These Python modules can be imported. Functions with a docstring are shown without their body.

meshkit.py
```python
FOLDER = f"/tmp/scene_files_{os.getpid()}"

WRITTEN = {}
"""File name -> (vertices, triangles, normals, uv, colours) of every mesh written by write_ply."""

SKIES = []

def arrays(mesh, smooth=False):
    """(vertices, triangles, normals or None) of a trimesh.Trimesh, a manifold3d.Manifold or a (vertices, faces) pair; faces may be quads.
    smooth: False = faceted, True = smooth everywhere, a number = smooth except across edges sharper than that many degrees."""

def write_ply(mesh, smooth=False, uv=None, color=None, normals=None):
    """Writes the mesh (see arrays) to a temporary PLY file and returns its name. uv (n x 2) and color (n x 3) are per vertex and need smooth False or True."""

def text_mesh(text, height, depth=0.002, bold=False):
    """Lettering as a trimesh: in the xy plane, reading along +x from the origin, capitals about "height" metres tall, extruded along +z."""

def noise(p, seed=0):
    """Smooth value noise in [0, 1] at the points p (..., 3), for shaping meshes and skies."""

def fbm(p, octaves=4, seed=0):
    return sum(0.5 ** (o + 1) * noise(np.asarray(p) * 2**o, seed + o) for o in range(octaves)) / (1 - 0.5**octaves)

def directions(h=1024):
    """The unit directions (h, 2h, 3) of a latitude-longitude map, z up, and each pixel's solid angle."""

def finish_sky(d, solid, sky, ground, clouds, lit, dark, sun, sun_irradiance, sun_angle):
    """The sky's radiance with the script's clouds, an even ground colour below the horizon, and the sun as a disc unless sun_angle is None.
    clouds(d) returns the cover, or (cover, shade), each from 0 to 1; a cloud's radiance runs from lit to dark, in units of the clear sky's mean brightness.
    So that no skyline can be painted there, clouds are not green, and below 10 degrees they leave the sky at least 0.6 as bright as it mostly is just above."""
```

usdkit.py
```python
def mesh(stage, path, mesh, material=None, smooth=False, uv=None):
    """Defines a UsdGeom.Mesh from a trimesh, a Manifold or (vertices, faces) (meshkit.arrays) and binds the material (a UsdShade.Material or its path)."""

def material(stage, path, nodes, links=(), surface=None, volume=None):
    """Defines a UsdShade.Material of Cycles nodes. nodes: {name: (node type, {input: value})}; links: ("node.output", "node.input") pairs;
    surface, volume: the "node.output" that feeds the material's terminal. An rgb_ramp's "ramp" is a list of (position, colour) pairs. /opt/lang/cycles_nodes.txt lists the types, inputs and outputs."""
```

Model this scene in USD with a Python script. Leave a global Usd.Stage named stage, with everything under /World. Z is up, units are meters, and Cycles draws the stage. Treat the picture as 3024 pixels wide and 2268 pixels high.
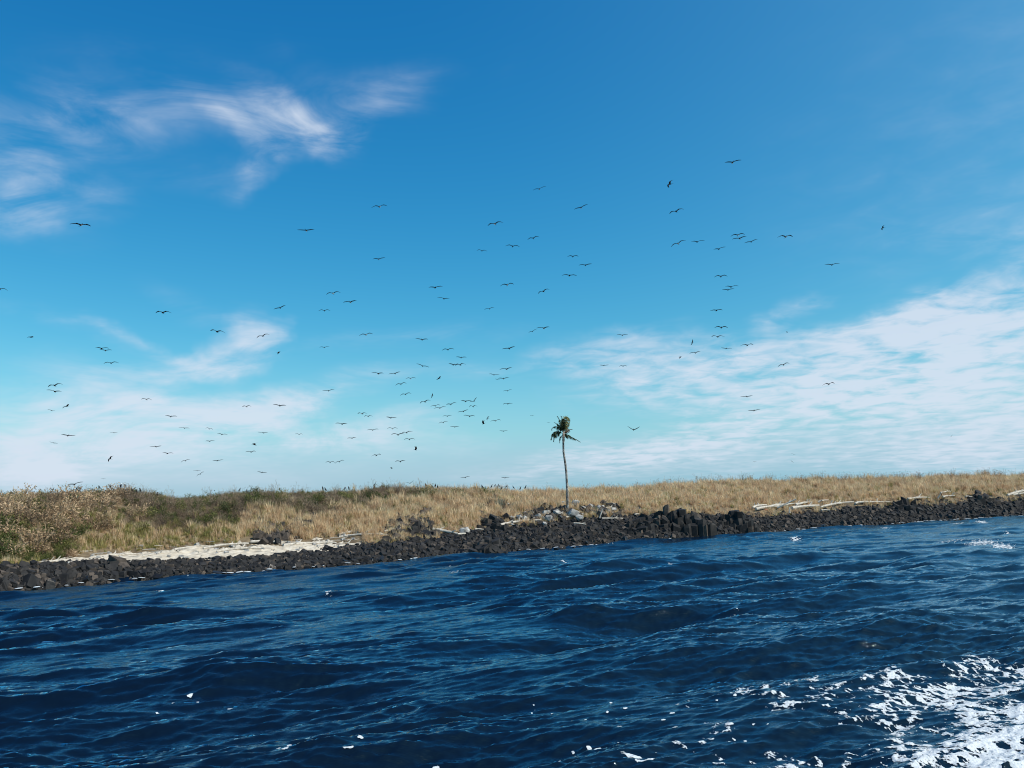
import math
import numpy as np
import trimesh
import usdkit
from meshkit import fbm
from scipy.ndimage import map_coordinates
from scipy.spatial import ConvexHull
from pxr import Usd, UsdGeom, UsdLux, UsdShade, Gf, Sdf, Vt

stage = Usd.Stage.CreateInMemory()
UsdGeom.SetStageUpAxis(stage, 'Z')
UsdGeom.SetStageMetersPerUnit(stage, 1.0)
UsdGeom.Xform.Define(stage, '/World')

# ------------------------------------------------------------------ camera
F = 2619.0                      # focal length in pixels of the 3024 x 2268 photograph
HC = 4.5                        # eye height above the sea, on a boat
ROLL = math.radians(2.4)
PITCH = math.atan(350 * math.cos(ROLL) / F)
FW = np.array([0, math.cos(PITCH), math.sin(PITCH)])
_r0 = np.array([1.0, 0, 0])
_u0 = np.cross(_r0, FW)
RT = _r0 * math.cos(ROLL) - _u0 * math.sin(ROLL)
UP = np.cross(RT, FW)
EYE = np.array([0, 0, HC])
camera = UsdGeom.Camera.Define(stage, '/World/camera')
_m = np.eye(4)
_m[0, :3], _m[1, :3], _m[2, :3], _m[3, :3] = RT, UP, -FW, EYE
camera.AddTransformOp().Set(Gf.Matrix4d(*_m.flatten().tolist()))
camera.CreateHorizontalApertureAttr(36.0)
camera.CreateVerticalApertureAttr(27.0)
camera.CreateFocalLengthAttr(36 * F / 3024)
camera.CreateExposureAttr(0.0)
SUN_AZ, SUN_EL = math.radians(112), math.radians(46)   # to the right of the view, high


def ray(x, y):
    """Unit direction of a photograph pixel."""
    d = FW + RT * ((x - 1512) / F) - UP * ((y - 1134) / F)
    return d / np.linalg.norm(d)


def tan_el(x, y):
    d = ray(x, y)
    return d[2] / math.hypot(d[0], d[1])


def sea(x, y, z=0.0):
    """Where a pixel's line of sight meets the level z."""
    d = ray(x, y)
    return EYE + d * ((z - HC) / d[2])


# ------------------------------------------------------------------ sky and sun
# clouds: (x, y, half width, half height, tilt in degrees, strength) as seen from the boat, kept as azimuth and elevation
CLOUDS = [
    (1130, 305, 240, 100, 20, 0.13),
    (240, 345, 264, 108, 4, 0.29), (470, 240, 482, 156, 4, 0.2), (620, 320, 218, 48, -26, 0.19), (800, 350, 276, 90, 0, 0.34), (905, 325, 218, 71, -18, 0.25), (1000, 400, 114, 63, -30, 0.2),
    (1090, 300, 264, 132, 20, 0.21), (785, 440, 103, 69, 20, 0.19), (715, 490, 172, 74, 25, 0.21), (745, 505, 69, 50, 0, 0.18), (705, 570, 75, 41, 20, 0.2), (75, 545, 172, 149, -35, 0.28),
    (70, 645, 138, 80, 0, 0.24), (200, 560, 264, 96, -5, 0.21), (200, 690, 229, 103, -5, 0.17), (120, 430, 529, 216, 0, 0.18), (880, 130, 161, 69, -30, 0.08), (1500, 210, 180, 90, 40, 0.06),
    (770, 985, 100, 66, -30, 0.47), (680, 1040, 180, 62, 25, 0.55), (550, 1097, 300, 46, 8, 0.39), (720, 1100, 100, 40, 25, 0.34), (600, 930, 220, 60, -15, 0.21), (230, 980, 300, 40, -14, 0.31),
    (420, 1030, 230, 26, -12, 0.26), (100, 1150, 400, 130, 12, 0.41), (60, 1260, 480, 120, 5, 0.48), (300, 1215, 330, 52, 10, 0.53), (450, 1180, 150, 38, 8, 0.43), (850, 1185, 330, 66, 12, 0.6),
    (690, 1225, 320, 60, 12, 0.53), (450, 1295, 400, 66, 10, 0.53), (200, 1325, 480, 76, 4, 0.48), (900, 1290, 400, 60, 10, 0.5), (1110, 1290, 380, 52, -3, 0.43), (700, 1360, 760, 84, 3, 0.3),
    (250, 1405, 760, 60, 0, 0.25), (1265, 1235, 150, 56, 0, 0.32), (1200, 1010, 460, 46, 4, 0.26), (1150, 1130, 320, 40, 10, 0.18), (1500, 1090, 460, 50, 0, 0.21), (1560, 1400, 800, 60, 0, 0.13),
    (1830, 1035, 260, 64, 8, 0.5), (1880, 1120, 300, 76, 10, 0.46), (2150, 1085, 320, 100, 12, 0.52), (2480, 1085, 560, 130, 14, 0.6), (2850, 985, 480, 150, 14, 0.67), (2500, 1230, 900, 140, 8, 0.37),
    (2950, 1200, 560, 190, 5, 0.48), (2000, 1300, 700, 76, 10, 0.37), (1840, 1345, 480, 60, 8, 0.4), (2700, 1350, 760, 90, 3, 0.33), (2365, 895, 100, 34, 15, 0.33), (2250, 955, 90, 28, 12, 0.33),
    (2380, 985, 200, 30, 12, 0.21), (2700, 930, 260, 50, 16, 0.27), (2990, 710, 240, 90, -10, 0.24), (3200, 480, 1100, 1000, 0, 0.2),
]


def build_sky():
    nodes = {
        'sky': ('sky_texture', {'sky_type': 'single_scattering', 'sun_disc': False, 'sun_elevation': SUN_EL, 'sun_rotation': SUN_AZ}),
        'rgb': ('separate_color', {}), 'mixed': ('combine_color', {}),
        'tc': ('texture_coordinate', {}), 'xyz': ('separate_xyz', {}),
        'az': ('math', {'math_type': 'arctan2'}), 'el': ('math', {'math_type': 'arcsine'}), 'sph': ('combine_xyz', {}),
    }
    links = [('sky.color', 'rgb.color'), ('tc.generated', 'xyz.vector'), ('xyz.x', 'az.value1'), ('xyz.y', 'az.value2'), ('xyz.z', 'el.value1'),
             ('az.value', 'sph.x'), ('el.value', 'sph.y')]
    for ch, (a, g, ref) in dict(r=(.155, 2.44, 1.2), g=(1.97, 1.22, 1.88), b=(4.91, .8, 3.19)).items():   # the deep blue of the print
        nodes['d' + ch] = ('math', {'math_type': 'divide', 'value2': ref})
        nodes['p' + ch] = ('math', {'math_type': 'power', 'value2': g})
        nodes['m' + ch] = ('math', {'math_type': 'multiply', 'value2': a})
        links += [('rgb.' + ch, f'd{ch}.value1'), (f'd{ch}.value', f'p{ch}.value1'), (f'p{ch}.value', f'm{ch}.value1')]
    nodes['gb'] = ('math', {'math_type': 'multiply', 'value2': .92})
    nodes['rb'] = ('math', {'math_type': 'multiply', 'value2': .80})
    nodes['gm'], nodes['rm'] = ('math', {'math_type': 'minimum'}), ('math', {'math_type': 'minimum'})
    links += [('mb.value', 'mixed.b'), ('mb.value', 'gb.value1'), ('mb.value', 'rb.value1'), ('mg.value', 'gm.value1'), ('gb.value', 'gm.value2'), ('mr.value', 'rm.value1'), ('rb.value', 'rm.value2'),
              ('gm.value', 'mixed.g'), ('rm.value', 'mixed.r')]
    # swirl the cloud layout
    nodes |= {
        'n1': ('noise_texture', {'scale': 5.5, 'detail': 5.0, 'roughness': .55}), 'n1s': ('vector_math', {'vector2': (.5, .5, .5), 'math_type': 'subtract'}),
        'n1k': ('vector_math', {'vector2': (.16, .075, 0), 'math_type': 'multiply'}), 'warp': ('vector_math', {'math_type': 'add'}),
        'den': ('math', {'math_type': 'add', 'value2': .11}), 'px': ('math', {'math_type': 'divide'}), 'py': ('math', {'math_type': 'divide'}), 'plane': ('combine_xyz', {}),
        'zc': ('math', {'math_type': 'maximum', 'value2': 0.0}),
        'puff': ('noise_texture', {'scale': 6.0, 'detail': 5.0, 'roughness': .56, 'distortion': .4}),
        'fmap': ('mapping', {'rotation': (0, 0, math.radians(-18)), 'scale': (1.0, 3.2, 1)}),
        'fibre': ('noise_texture', {'scale': 6.0, 'detail': 7.0, 'roughness': .6, 'distortion': .8}),
    }
    links += [('sph.vector', 'n1.vector'), ('n1.color', 'n1s.vector1'), ('n1s.vector', 'n1k.vector1'), ('n1k.vector', 'warp.vector1'), ('sph.vector', 'warp.vector2'),
              ('xyz.z', 'zc.value1'), ('zc.value', 'den.value1'), ('xyz.x', 'px.value1'), ('den.value', 'px.value2'), ('xyz.y', 'py.value1'), ('den.value', 'py.value2'),
              ('px.value', 'plane.x'), ('py.value', 'plane.y'), ('plane.vector', 'puff.vector'), ('sph.vector', 'fmap.vector'), ('fmap.vector', 'fibre.vector')]
    total = None
    for i, (x, y, rx, ry, tilt, w) in enumerate(CLOUDS):
        d = ray(x, y)
        el = math.asin(d[2])
        s = 1 / F / (1 + ((x - 1512) ** 2 + (y - 1134) ** 2) / F ** 2) ** .6
        nodes[f'b{i}'] = ('mapping', {'mapping_type': 'texture', 'location': (math.atan2(d[0], d[1]), el, 0), 'rotation': (0, 0, math.radians(tilt - 2.4)), 'scale': (rx * s * 1.25 / math.cos(el), ry * s * 1.25, 1)})
        nodes[f'g{i}'] = ('gradient_texture', {'gradient_type': 'spherical'})
        nodes[f'w{i}'] = ('math', {'math_type': 'multiply_add', 'value2': w * .98})
        links += [('warp.vector', f'b{i}.vector'), (f'b{i}.vector', f'g{i}.vector'), (f'g{i}.fac', f'w{i}.value1')]
        if total:
            links.append((total, f'w{i}.value3'))
        else:
            nodes[f'w{i}'][1]['value3'] = 0.0
        total = f'w{i}.value'
    nodes |= {
        'mixn': ('mix_float', {}), 'side': ('map_range', {'range_type': 'smoothstep', 'from_min': -.12, 'from_max': .12, 'to_min': .22, 'to_max': .6, 'clamp': True}), 'nr': ('map_range', {'from_min': .33, 'from_max': .66, 'to_min': .12, 'to_max': 1.6, 'clamp': True}),
        'cov': ('math', {'math_type': 'multiply'}), 'soft': ('map_range', {'range_type': 'smoothstep', 'from_min': .02, 'from_max': .98, 'to_min': 0, 'to_max': .84, 'clamp': True}),
        # a little milk near the horizon
        'milk': ('map_range', {'range_type': 'smoothstep', 'value': 0, 'from_min': -.02, 'from_max': .20, 'to_min': .6, 'to_max': 0, 'clamp': True}),
        'sunward': ('vector_math', {'math_type': 'dot_product', 'vector2': (math.sin(SUN_AZ), math.cos(SUN_AZ), 0)}),     # paler towards the sun
        'glow': ('map_range', {'range_type': 'smoothstep', 'from_min': -.45, 'from_max': 1.0, 'to_min': 0, 'to_max': .36, 'clamp': True}),
        'milks': ('math', {'math_type': 'add', 'use_clamp': True}),
        'm1': ('mix_color', {'b': (3.2, 6.3, 8.0)}), 'm2': ('mix_color', {'b': (7.0, 7.75, 8.9)}), 'out': ('background_shader', {'strength': .1}),
    }
    links += [('az.value', 'side.value'), ('side.result', 'mixn.fac'), ('fibre.fac', 'mixn.a'), ('puff.fac', 'mixn.b'), ('mixn.result', 'nr.value'), (total, 'cov.value1'), ('nr.result', 'cov.value2'), ('cov.value', 'soft.value'),
              ('xyz.z', 'milk.value'), ('tc.generated', 'sunward.vector1'), ('sunward.value', 'glow.value'), ('milk.result', 'milks.value1'), ('glow.result', 'milks.value2'), ('milks.value', 'm1.fac'), ('mixed.color', 'm1.a'), ('m1.result', 'm2.a'), ('soft.result', 'm2.fac'), ('m2.result', 'out.color')]
    dome = UsdLux.DomeLight.Define(stage, '/World/sky')
    UsdShade.MaterialBindingAPI.Apply(dome.GetPrim()).Bind(usdkit.material(stage, '/World/Looks/sky', nodes, links, surface='out.background'))
    dome.GetPrim().SetCustomDataByKey('kind', 'structure')


build_sky()
sun = UsdLux.DistantLight.Define(stage, '/World/sun')
sun.CreateIntensityAttr(1.2)
sun.CreateAngleAttr(0.5)
sun.CreateColorAttr(Gf.Vec3f(1.0, .95, .86))
sun.GetPrim().CreateAttribute('inputs:normalize', Sdf.ValueTypeNames.Bool).Set(True)
SUN = np.array([math.sin(SUN_AZ) * math.cos(SUN_EL), math.cos(SUN_AZ) * math.cos(SUN_EL), math.sin(SUN_EL)])
_z = SUN
_x = np.cross([0, 0, 1.0], _z)
_x /= np.linalg.norm(_x)
_y = np.cross(_z, _x)
_m = np.eye(4)
_m[0, :3], _m[1, :3], _m[2, :3] = _x, _y, _z
sun.AddTransformOp().Set(Gf.Matrix4d(*_m.flatten().tolist()))

# ------------------------------------------------------------------ helpers
USED = {}


def numbered(name):
    k = USED.get(name, 0)
    USED[name] = k + 1
    return name if k == 0 else f'{name}_{k:03d}'


def tag(prim, label=None, category=None, group=None, kind=None):
    for k, v in dict(label=label, category=category, group=group, kind=kind).items():
        if v:
            prim.SetCustomDataByKey(k, v)
    return prim


def obj(name, mesh, m, parent='/World', smooth=False):
    if parent == '/World':
        path = '/World/' + numbered(name)
    else:
        path, k = f'{parent}/{name}', 0
        while stage.GetPrimAtPath(path):
            k += 1
            path = f'{parent}/{name}_{k:03d}'
    return usdkit.mesh(stage, path, mesh, m, smooth=smooth).GetPrim()


def thing(name, loc=(0, 0, 0), rot=None, scale=None):
    x = UsdGeom.Xform.Define(stage, '/World/' + numbered(name))
    place(x, loc, rot, scale)
    return x.GetPrim()


def place(x, loc, rot=None, scale=None):
    """rot: 3x3 matrix whose rows are the local axes in the world, or degrees about z."""
    if rot is None or np.ndim(rot) == 0:
        a = math.radians(rot or 0)
        rot = np.array([[math.cos(a), math.sin(a), 0], [-math.sin(a), math.cos(a), 0], [0, 0, 1]])
    m = np.eye(4)
    m[:3, :3] = np.asarray(rot) * (np.ones(3) if scale is None else np.broadcast_to(scale, 3))[:, None]
    m[3, :3] = loc
    x.AddTransformOp().Set(Gf.Matrix4d(*m.flatten().tolist()))


def copy_of(name, proto, loc, rot=None, scale=None):
    x = UsdGeom.Xform.Define(stage, '/World/' + numbered(name))
    place(x, loc, rot, scale)
    p = x.GetPrim()
    p.GetReferences().AddInternalReference(proto)
    p.SetInstanceable(True)
    return p


def class_prim(name):
    return stage.CreateClassPrim('/World/_' + name)


def join(parts):
    v, f, n = [], [], 0
    for a, b in parts:
        v.append(np.asarray(a, float))
        f.append(np.asarray(b, int) + n)
        n += len(a)
    return np.vstack(v), np.vstack(f)


def tube(path, radii, sides=7, cap=True):
    path, radii = np.asarray(path, float), np.broadcast_to(radii, len(path))
    t = np.gradient(path, axis=0)
    t /= np.linalg.norm(t, axis=1, keepdims=True)
    ref = np.array([0, 0, 1.0]) if abs(t[:, 2]).mean() < .8 else np.array([0, 1.0, 0])
    a = np.cross(t, ref)
    a /= np.linalg.norm(a, axis=1, keepdims=True)
    b = np.cross(a, t)
    ang = np.arange(sides) / sides * 2 * math.pi
    v = (path[:, None] + radii[:, None, None] * (np.cos(ang)[None, :, None] * a[:, None] + np.sin(ang)[None, :, None] * b[:, None])).reshape(-1, 3)
    f = []
    for i in range(len(path) - 1):
        for j in range(sides):
            p, q = i * sides + j, i * sides + (j + 1) % sides
            f += [[p, q, q + sides], [p, q + sides, p + sides]]
    if cap:
        n = len(v)
        v = np.vstack([v, path[:1], path[-1:]])
        e = (len(path) - 1) * sides
        for j in range(sides):
            f += [[n, (j + 1) % sides, j], [n + 1, e + j, e + (j + 1) % sides]]
    return v, np.array(f)


def noise_tile(n, beta, seed, lo=1):
    """Periodic random field with a power-law spectrum, zero mean and unit deviation."""
    g = np.random.default_rng(seed)
    k = np.fft.fftfreq(n) * n
    kk = np.hypot(k[:, None], k[None])
    a = np.where(kk >= lo, np.maximum(kk, 1e-9) ** -beta, 0)
    z = np.fft.ifft2(np.fft.fft2(g.standard_normal((n, n))) * a).real
    return (z - z.mean()) / z.std()


def sample(tile, x, y, size, order=1):
    n = len(tile)
    x, y = np.broadcast_arrays(x, y)
    return map_coordinates(tile, [np.atleast_1d(x) / size * n % n, np.atleast_1d(y) / size * n % n], order=order, mode='grid-wrap').reshape(x.shape)


LOOKS = '/World/Looks/'


def look(name, *a, **k):
    return usdkit.material(stage, LOOKS + name, *a, **k)


# ------------------------------------------------------------------ the sea
def ocean_tile(n, size, lam_peak, lam_min, lam_max, height, wind, spread, seed, slope=3.6):
    g = np.random.default_rng(seed)
    k1 = np.fft.fftfreq(n, size / n) * 2 * math.pi
    kx, ky = np.meshgrid(k1, k1, indexing='ij')
    k = np.hypot(kx, ky) + 1e-9
    kp = 2 * math.pi / lam_peak
    s = np.exp(-1.25 * (kp / k) ** 2) * k ** -slope
    s *= (k > 2 * math.pi / lam_max) * np.exp(-(k * lam_min / 2 / math.pi) ** 2)
    c = (kx * math.sin(wind) + ky * math.cos(wind)) / k
    s *= np.where(c > 0, np.abs(c) ** spread, .08 * np.abs(c) ** spread) + .006
    h = np.fft.fft2(g.standard_normal((n, n))) * np.sqrt(s)
    z = np.fft.ifft2(h).real
    q = height / 4 / z.std()
    dx = np.fft.ifft2(1j * kx / k * h).real
    dy = np.fft.ifft2(1j * ky / k * h).real
    return z * q, dx * q, dy * q, size


WIND = math.radians(150)
TILES = [ocean_tile(512, 61.3, 9.0, .8, 24, .62, WIND, 14.0, 11, 4.0), ocean_tile(512, 13.1, 1.25, .12, 2.6, .12, WIND + .62, 9.0, 12, 3.2)]


def sea_surface(x, y):
    """Undisturbed points of the sea -> the same points moved by the waves."""
    r = np.hypot(x, y)
    out = [x.copy(), y.copy(), np.zeros_like(x)]
    far = np.clip(1.6 - r / 90, .25, 1) 
    gust = 1 + .35 * sample(GUST, x, y, 90)
    for i, (z, dx, dy, size) in enumerate(TILES):
        a = (1.0 if i == 0 else np.clip(1.25 - r / 75, .45, 1)) * (np.clip(1.15 - (r - 60) / 120, .4, 1)) * np.clip(gust, .5, 1.18)
        ca, sa = (1, 0) if i == 0 else (math.cos(.5), math.sin(.5))
        u, v = x * ca + y * sa, -x * sa + y * ca
        a = a * (r < 2000)
        out[2] += a * sample(z, u, v, size)
        sx, sy = sample(dx, u, v, size), sample(dy, u, v, size)
        out[0] -= .3 * a * (sx * ca - sy * sa) * -1
        out[1] -= .3 * a * (sx * sa + sy * ca) * -1
    return out


GUST = noise_tile(256, 1.6, 5, 2)
M_WATER = look('sea_water', {
    'geo': ('geometry', {}), 'map': ('mapping', {'rotation': (0, 0, -.5), 'scale': (.8, 2.4, 1)}),
    'n1': ('noise_texture', {'scale': 8.0, 'detail': 2.5, 'roughness': .5, 'distortion': .3}), 'n2': ('noise_texture', {'scale': 2.2, 'detail': 3.0, 'roughness': .6}),
    'add': ('math', {'math_type': 'multiply_add', 'value2': 1.4}),
    'bump': ('bump', {'strength': 1.0, 'distance': .013}),
    'p': ('diffuse_bsdf', {'color': (.0022, .0063, .0148)}), 'g': ('glossy_bsdf', {'color': (.60, .88, 1.0), 'roughness': .05}), 'f': ('fresnel', {'IOR': 1.333}), 'mix': ('mix_closure', {}),
}, [('geo.position', 'map.vector'), ('map.vector', 'n1.vector'), ('map.vector', 'n2.vector'), ('n1.fac', 'add.value3'), ('n2.fac', 'add.value1'), ('add.value', 'bump.height'), ('bump.normal', 'p.normal'), ('bump.normal', 'g.normal'),
    ('f.fac', 'mix.fac'), ('p.BSDF', 'mix.closure1'), ('g.BSDF', 'mix.closure2')], surface='mix.closure')


def build_water():
    th = np.concatenate([np.radians(np.linspace(-180, -40, 30)[:-1]), np.radians(np.linspace(-40, 40, 760)), np.radians(np.linspace(40, 180, 30)[1:])])
    r = np.concatenate([[1.0, 4, 7, 9], np.geomspace(10, 135, 700), [150, 175, 220, 300, 500, 900, 1800, 4000, 9000]])
    T, R_ = np.meshgrid(th, r, indexing='ij')
    x, y, z = sea_surface((np.sin(T) * R_).ravel(), (np.cos(T) * R_).ravel())
    v = np.stack([x, y, z], 1)
    n, m = len(th), len(r)
    i = np.arange((n - 1) * m).reshape(n - 1, m)[:, :-1].ravel()
    f = np.stack([i, i + m, i + m + 1, i + 1], 1)
    w = obj('sea_water', (v, f), M_WATER, smooth=True)
    tag(w, kind='structure')


build_water()

# ------------------------------------------------------------------ the island
# per column of sight: pixel x, waterline y, (metres inland, y) of the top of the rocks, of the foot of the plants and of the skyline, height of plants there
KEYS = np.array([
    #  x     yw    or  yr    os   ys    oz   yz    hv
    (-900, 1862, 3.0, 1789, 6.0, 1768, 20, 1490, .70),
    (-400, 1800, 3.0, 1725, 6.0, 1706, 20, 1470, .70),
    (0, 1750, 3.0, 1675, 6.0, 1655, 20, 1450, .70),
    (150, 1733, 3.0, 1667, 7.0, 1648, 20, 1452, .70),
    (300, 1718, 3.0, 1660, 9.0, 1632, 20, 1445, .70),
    (370, 1711, 3.0, 1660, 9.5, 1630, 20, 1440, .70),
    (460, 1707, 3.0, 1659, 10., 1627, 21, 1462, .38),
    (530, 1702, 3.0, 1658, 10., 1623, 22, 1476, .38),
    (650, 1695, 3.2, 1653, 10., 1612, 22, 1460, .38),
    (760, 1688, 3.6, 1647, 10., 1604, 23, 1449, .38),
    (850, 1682, 4.0, 1639, 11., 1600, 24, 1457, .38),
    (960, 1672, 5.0, 1625, 10., 1592, 24, 1454, .38),
    (1070, 1664, 6.0, 1615, 9.0, 1580, 25, 1448, .38),
    (1150, 1659, 7.0, 1599, 9.5, 1572, 25, 1440, .38),
    (1300, 1646, 7.5, 1584, 10., 1562, 26, 1442, .38),
    (1500, 1630, 8.0, 1565, 11., 1535, 28, 1445, .8),
    (1620, 1621, 9.0, 1542, 12., 1512, 28, 1447, .8),
    (1720, 1614, 9.5, 1533, 13., 1500, 28, 1440, .9),
    (1850, 1604, 9.0, 1529, 13., 1498, 29, 1437, .9),
    (1980, 1594, 8.0, 1521, 12., 1490, 30, 1424, .9),
    (2120, 1584, 7.0, 1525, 11., 1496, 30, 1414, .9),
    (2250, 1573, 7.0, 1521, 10., 1500, 30, 1412, .9),
    (2400, 1562, 8.0, 1511, 11., 1490, 30, 1409, .9),
    (2600, 1549, 8.5, 1495, 11., 1476, 30, 1405, .9),
    (2800, 1537, 9.0, 1481, 11., 1460, 30, 1400, .9),
    (3024, 1524, 9.0, 1471, 11., 1450, 30, 1397, .9),
    (3500, 1498, 9.0, 1447, 11., 1426, 30, 1385, .9),
    (3900, 1478, 9.0, 1427, 11., 1408, 30, 1372, .9),
])


def column_table():
    out = []
    for x, yw, o_r, yr, o_s, ys, o_z, yz, hv in KEYS:
        p = sea(x, yw)
        rw = math.hypot(p[0], p[1])
        th = math.atan2(p[0], p[1])
        zz = [HC + tan_el(x, y) * (rw + o) for o, y in ((o_r, yr), (o_s, ys), (o_z, yz))]
        out.append((th, rw, o_r, zz[0], o_s, zz[1], o_z, zz[2] - hv, hv))
    return np.array(out)


COLS = column_table()


def col(th):
    return [np.interp(th, COLS[:, 0], COLS[:, i]) for i in range(1, 9)]


LUMP = noise_tile(512, 1.7, 21, 3)


def ground_o(th, o):
    """Height of the island at azimuth th, o metres inland of the waterline as seen from the boat."""
    rw, o_r, z_r, o_s, z_s, o_z, z_z, hv = col(th)
    z = np.where(o < 0, -.1 + o * .35, 0)
    t = np.clip(o / o_r, 0, 1)
    z = np.where((o >= 0) & (o < o_r), -.1 + (z_r + .1) * t ** .8, z)
    t = np.clip((o - o_r) / (o_s - o_r), 0, 1)
    z = np.where((o >= o_r) & (o < o_s), z_r + (z_s - z_r) * t, z)
    t = np.clip((o - o_s) / (o_z - o_s), 0, 1)
    z = np.where((o >= o_s) & (o < o_z), z_s + (z_z - z_s) * (.55 * t + .45 * np.sin(t * math.pi / 2)), z)
    z = np.where((o >= o_z) & (o < o_z + 50), z_z - (o - o_z) * .012, z)
    z = np.where(o >= o_z + 50, z_z - .6 - (o - o_z - 50) * .12, z)
    end = np.clip((np.radians(46) - np.abs(th)) / .08, 0, 1)
    x, y = np.sin(th) * (rw + o), np.cos(th) * (rw + o)
    z = z + .10 * sample(LUMP, x, y, 40) * np.clip((o - o_r) / 4, .0, 1)
    return np.maximum(z, -3) * end - 3 * (1 - end)


def ground(x, y):
    th = np.arctan2(x, y)
    return ground_o(th, np.hypot(x, y) - col(th)[0])


def at(th, o, lift=0.0):
    r = col(th)[0] + o
    return np.array([np.sin(th) * r, np.cos(th) * r, ground_o(np.asarray(th, float), np.asarray(o, float)) + lift])


def hit(x, y):
    """Where a pixel's line of sight meets the island (or the sea)."""
    d = ray(x, y)
    t = np.arange(40, 190, .05)
    p = EYE + d * t[:, None]
    below = p[:, 2] <= np.maximum(ground(p[:, 0], p[:, 1]), 0)
    return p[np.argmax(below)] if below.any() else None


def theta(x, y=1500):
    d = ray(x, y)
    return math.atan2(d[0], d[1])


def land_grid(th, offs):
    T, O = np.meshgrid(th, offs, indexing='ij')
    r = col(T)[0] + O
    v = np.stack([np.sin(T) * r, np.cos(T) * r, ground_o(T, O)], -1)
    return v, T, O


def sheet(v, keep=None):
    n, m = v.shape[:2]
    i = np.arange(n * m).reshape(n, m)[:-1, :-1]
    if keep is not None:
        i = i[keep[:-1, :-1]]
    i = i.ravel()
    f = np.stack([i, i + m, i + m + 1, i + 1], 1)
    used = np.unique(f)
    back = np.zeros(n * m, int)
    back[used] = np.arange(len(used))
    return v.reshape(-1, 3)[used], back[f]


def speckled(name, colours, scale, rough=.9, bump=.03, detail=6.0, rnd=False, extra=None):
    """Matt material whose tone wanders over the surface with world-space noise."""
    nodes = {'geo': ('geometry', {}), 'n': ('noise_texture', {'scale': scale, 'detail': detail, 'roughness': .62}), 'ramp': ('rgb_ramp', {'ramp': colours}),
             'bump': ('bump', {'strength': .8, 'distance': bump}), 'p': ('principled_bsdf', {'roughness': rough, 'specular_ior_level': .25})}
    links = [('geo.position', 'n.vector'), ('n.fac', 'ramp.fac'), ('n.fac', 'bump.height'), ('bump.normal', 'p.normal')]
    src = 'ramp.color'
    if rnd:
        nodes |= {'oi': ('object_info', {}), 'mr': ('map_range', {'from_min': 0, 'from_max': 1, 'to_min': 1 - rnd, 'to_max': 1 + rnd}), 'hsv': ('hsv', {})}
        links += [('oi.random', 'mr.value'), ('mr.result', 'hsv.value'), (src, 'hsv.color')]
        src = 'hsv.color'
    return look(name, nodes, links + [(src, 'p.base_color')], surface='p.BSDF')


M_SOIL = speckled('soil', [(.3, (.085, .062, .038)), (.5, (.15, .11, .066)), (.7, (.23, .175, .105))], 1.2)
M_SAND = speckled('sand', [(.25, (.34, .28, .21)), (.5, (.52, .45, .355)), (.75, (.64, .575, .48))], 1.6, bump=.02)
offs = np.concatenate([np.arange(-6, 34, .5), np.arange(34, 130, 6)])
v, T, O = land_grid(np.linspace(-.82, .82, 420), offs)
tag(obj('island_ground', sheet(v), M_SOIL, smooth=True), kind='structure')
v, T, O = land_grid(np.linspace(theta(95), theta(1085), 260), np.arange(0, 14, .15))
rw, o_r, z_r, o_s, z_s, o_z, z_z, hv = col(T)
edge = 1.3 * sample(LUMP, v[..., 0], v[..., 1], 17)
wide = np.clip(np.minimum(T - theta(95), theta(1085) - T) / .05, 0, 1)
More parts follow.
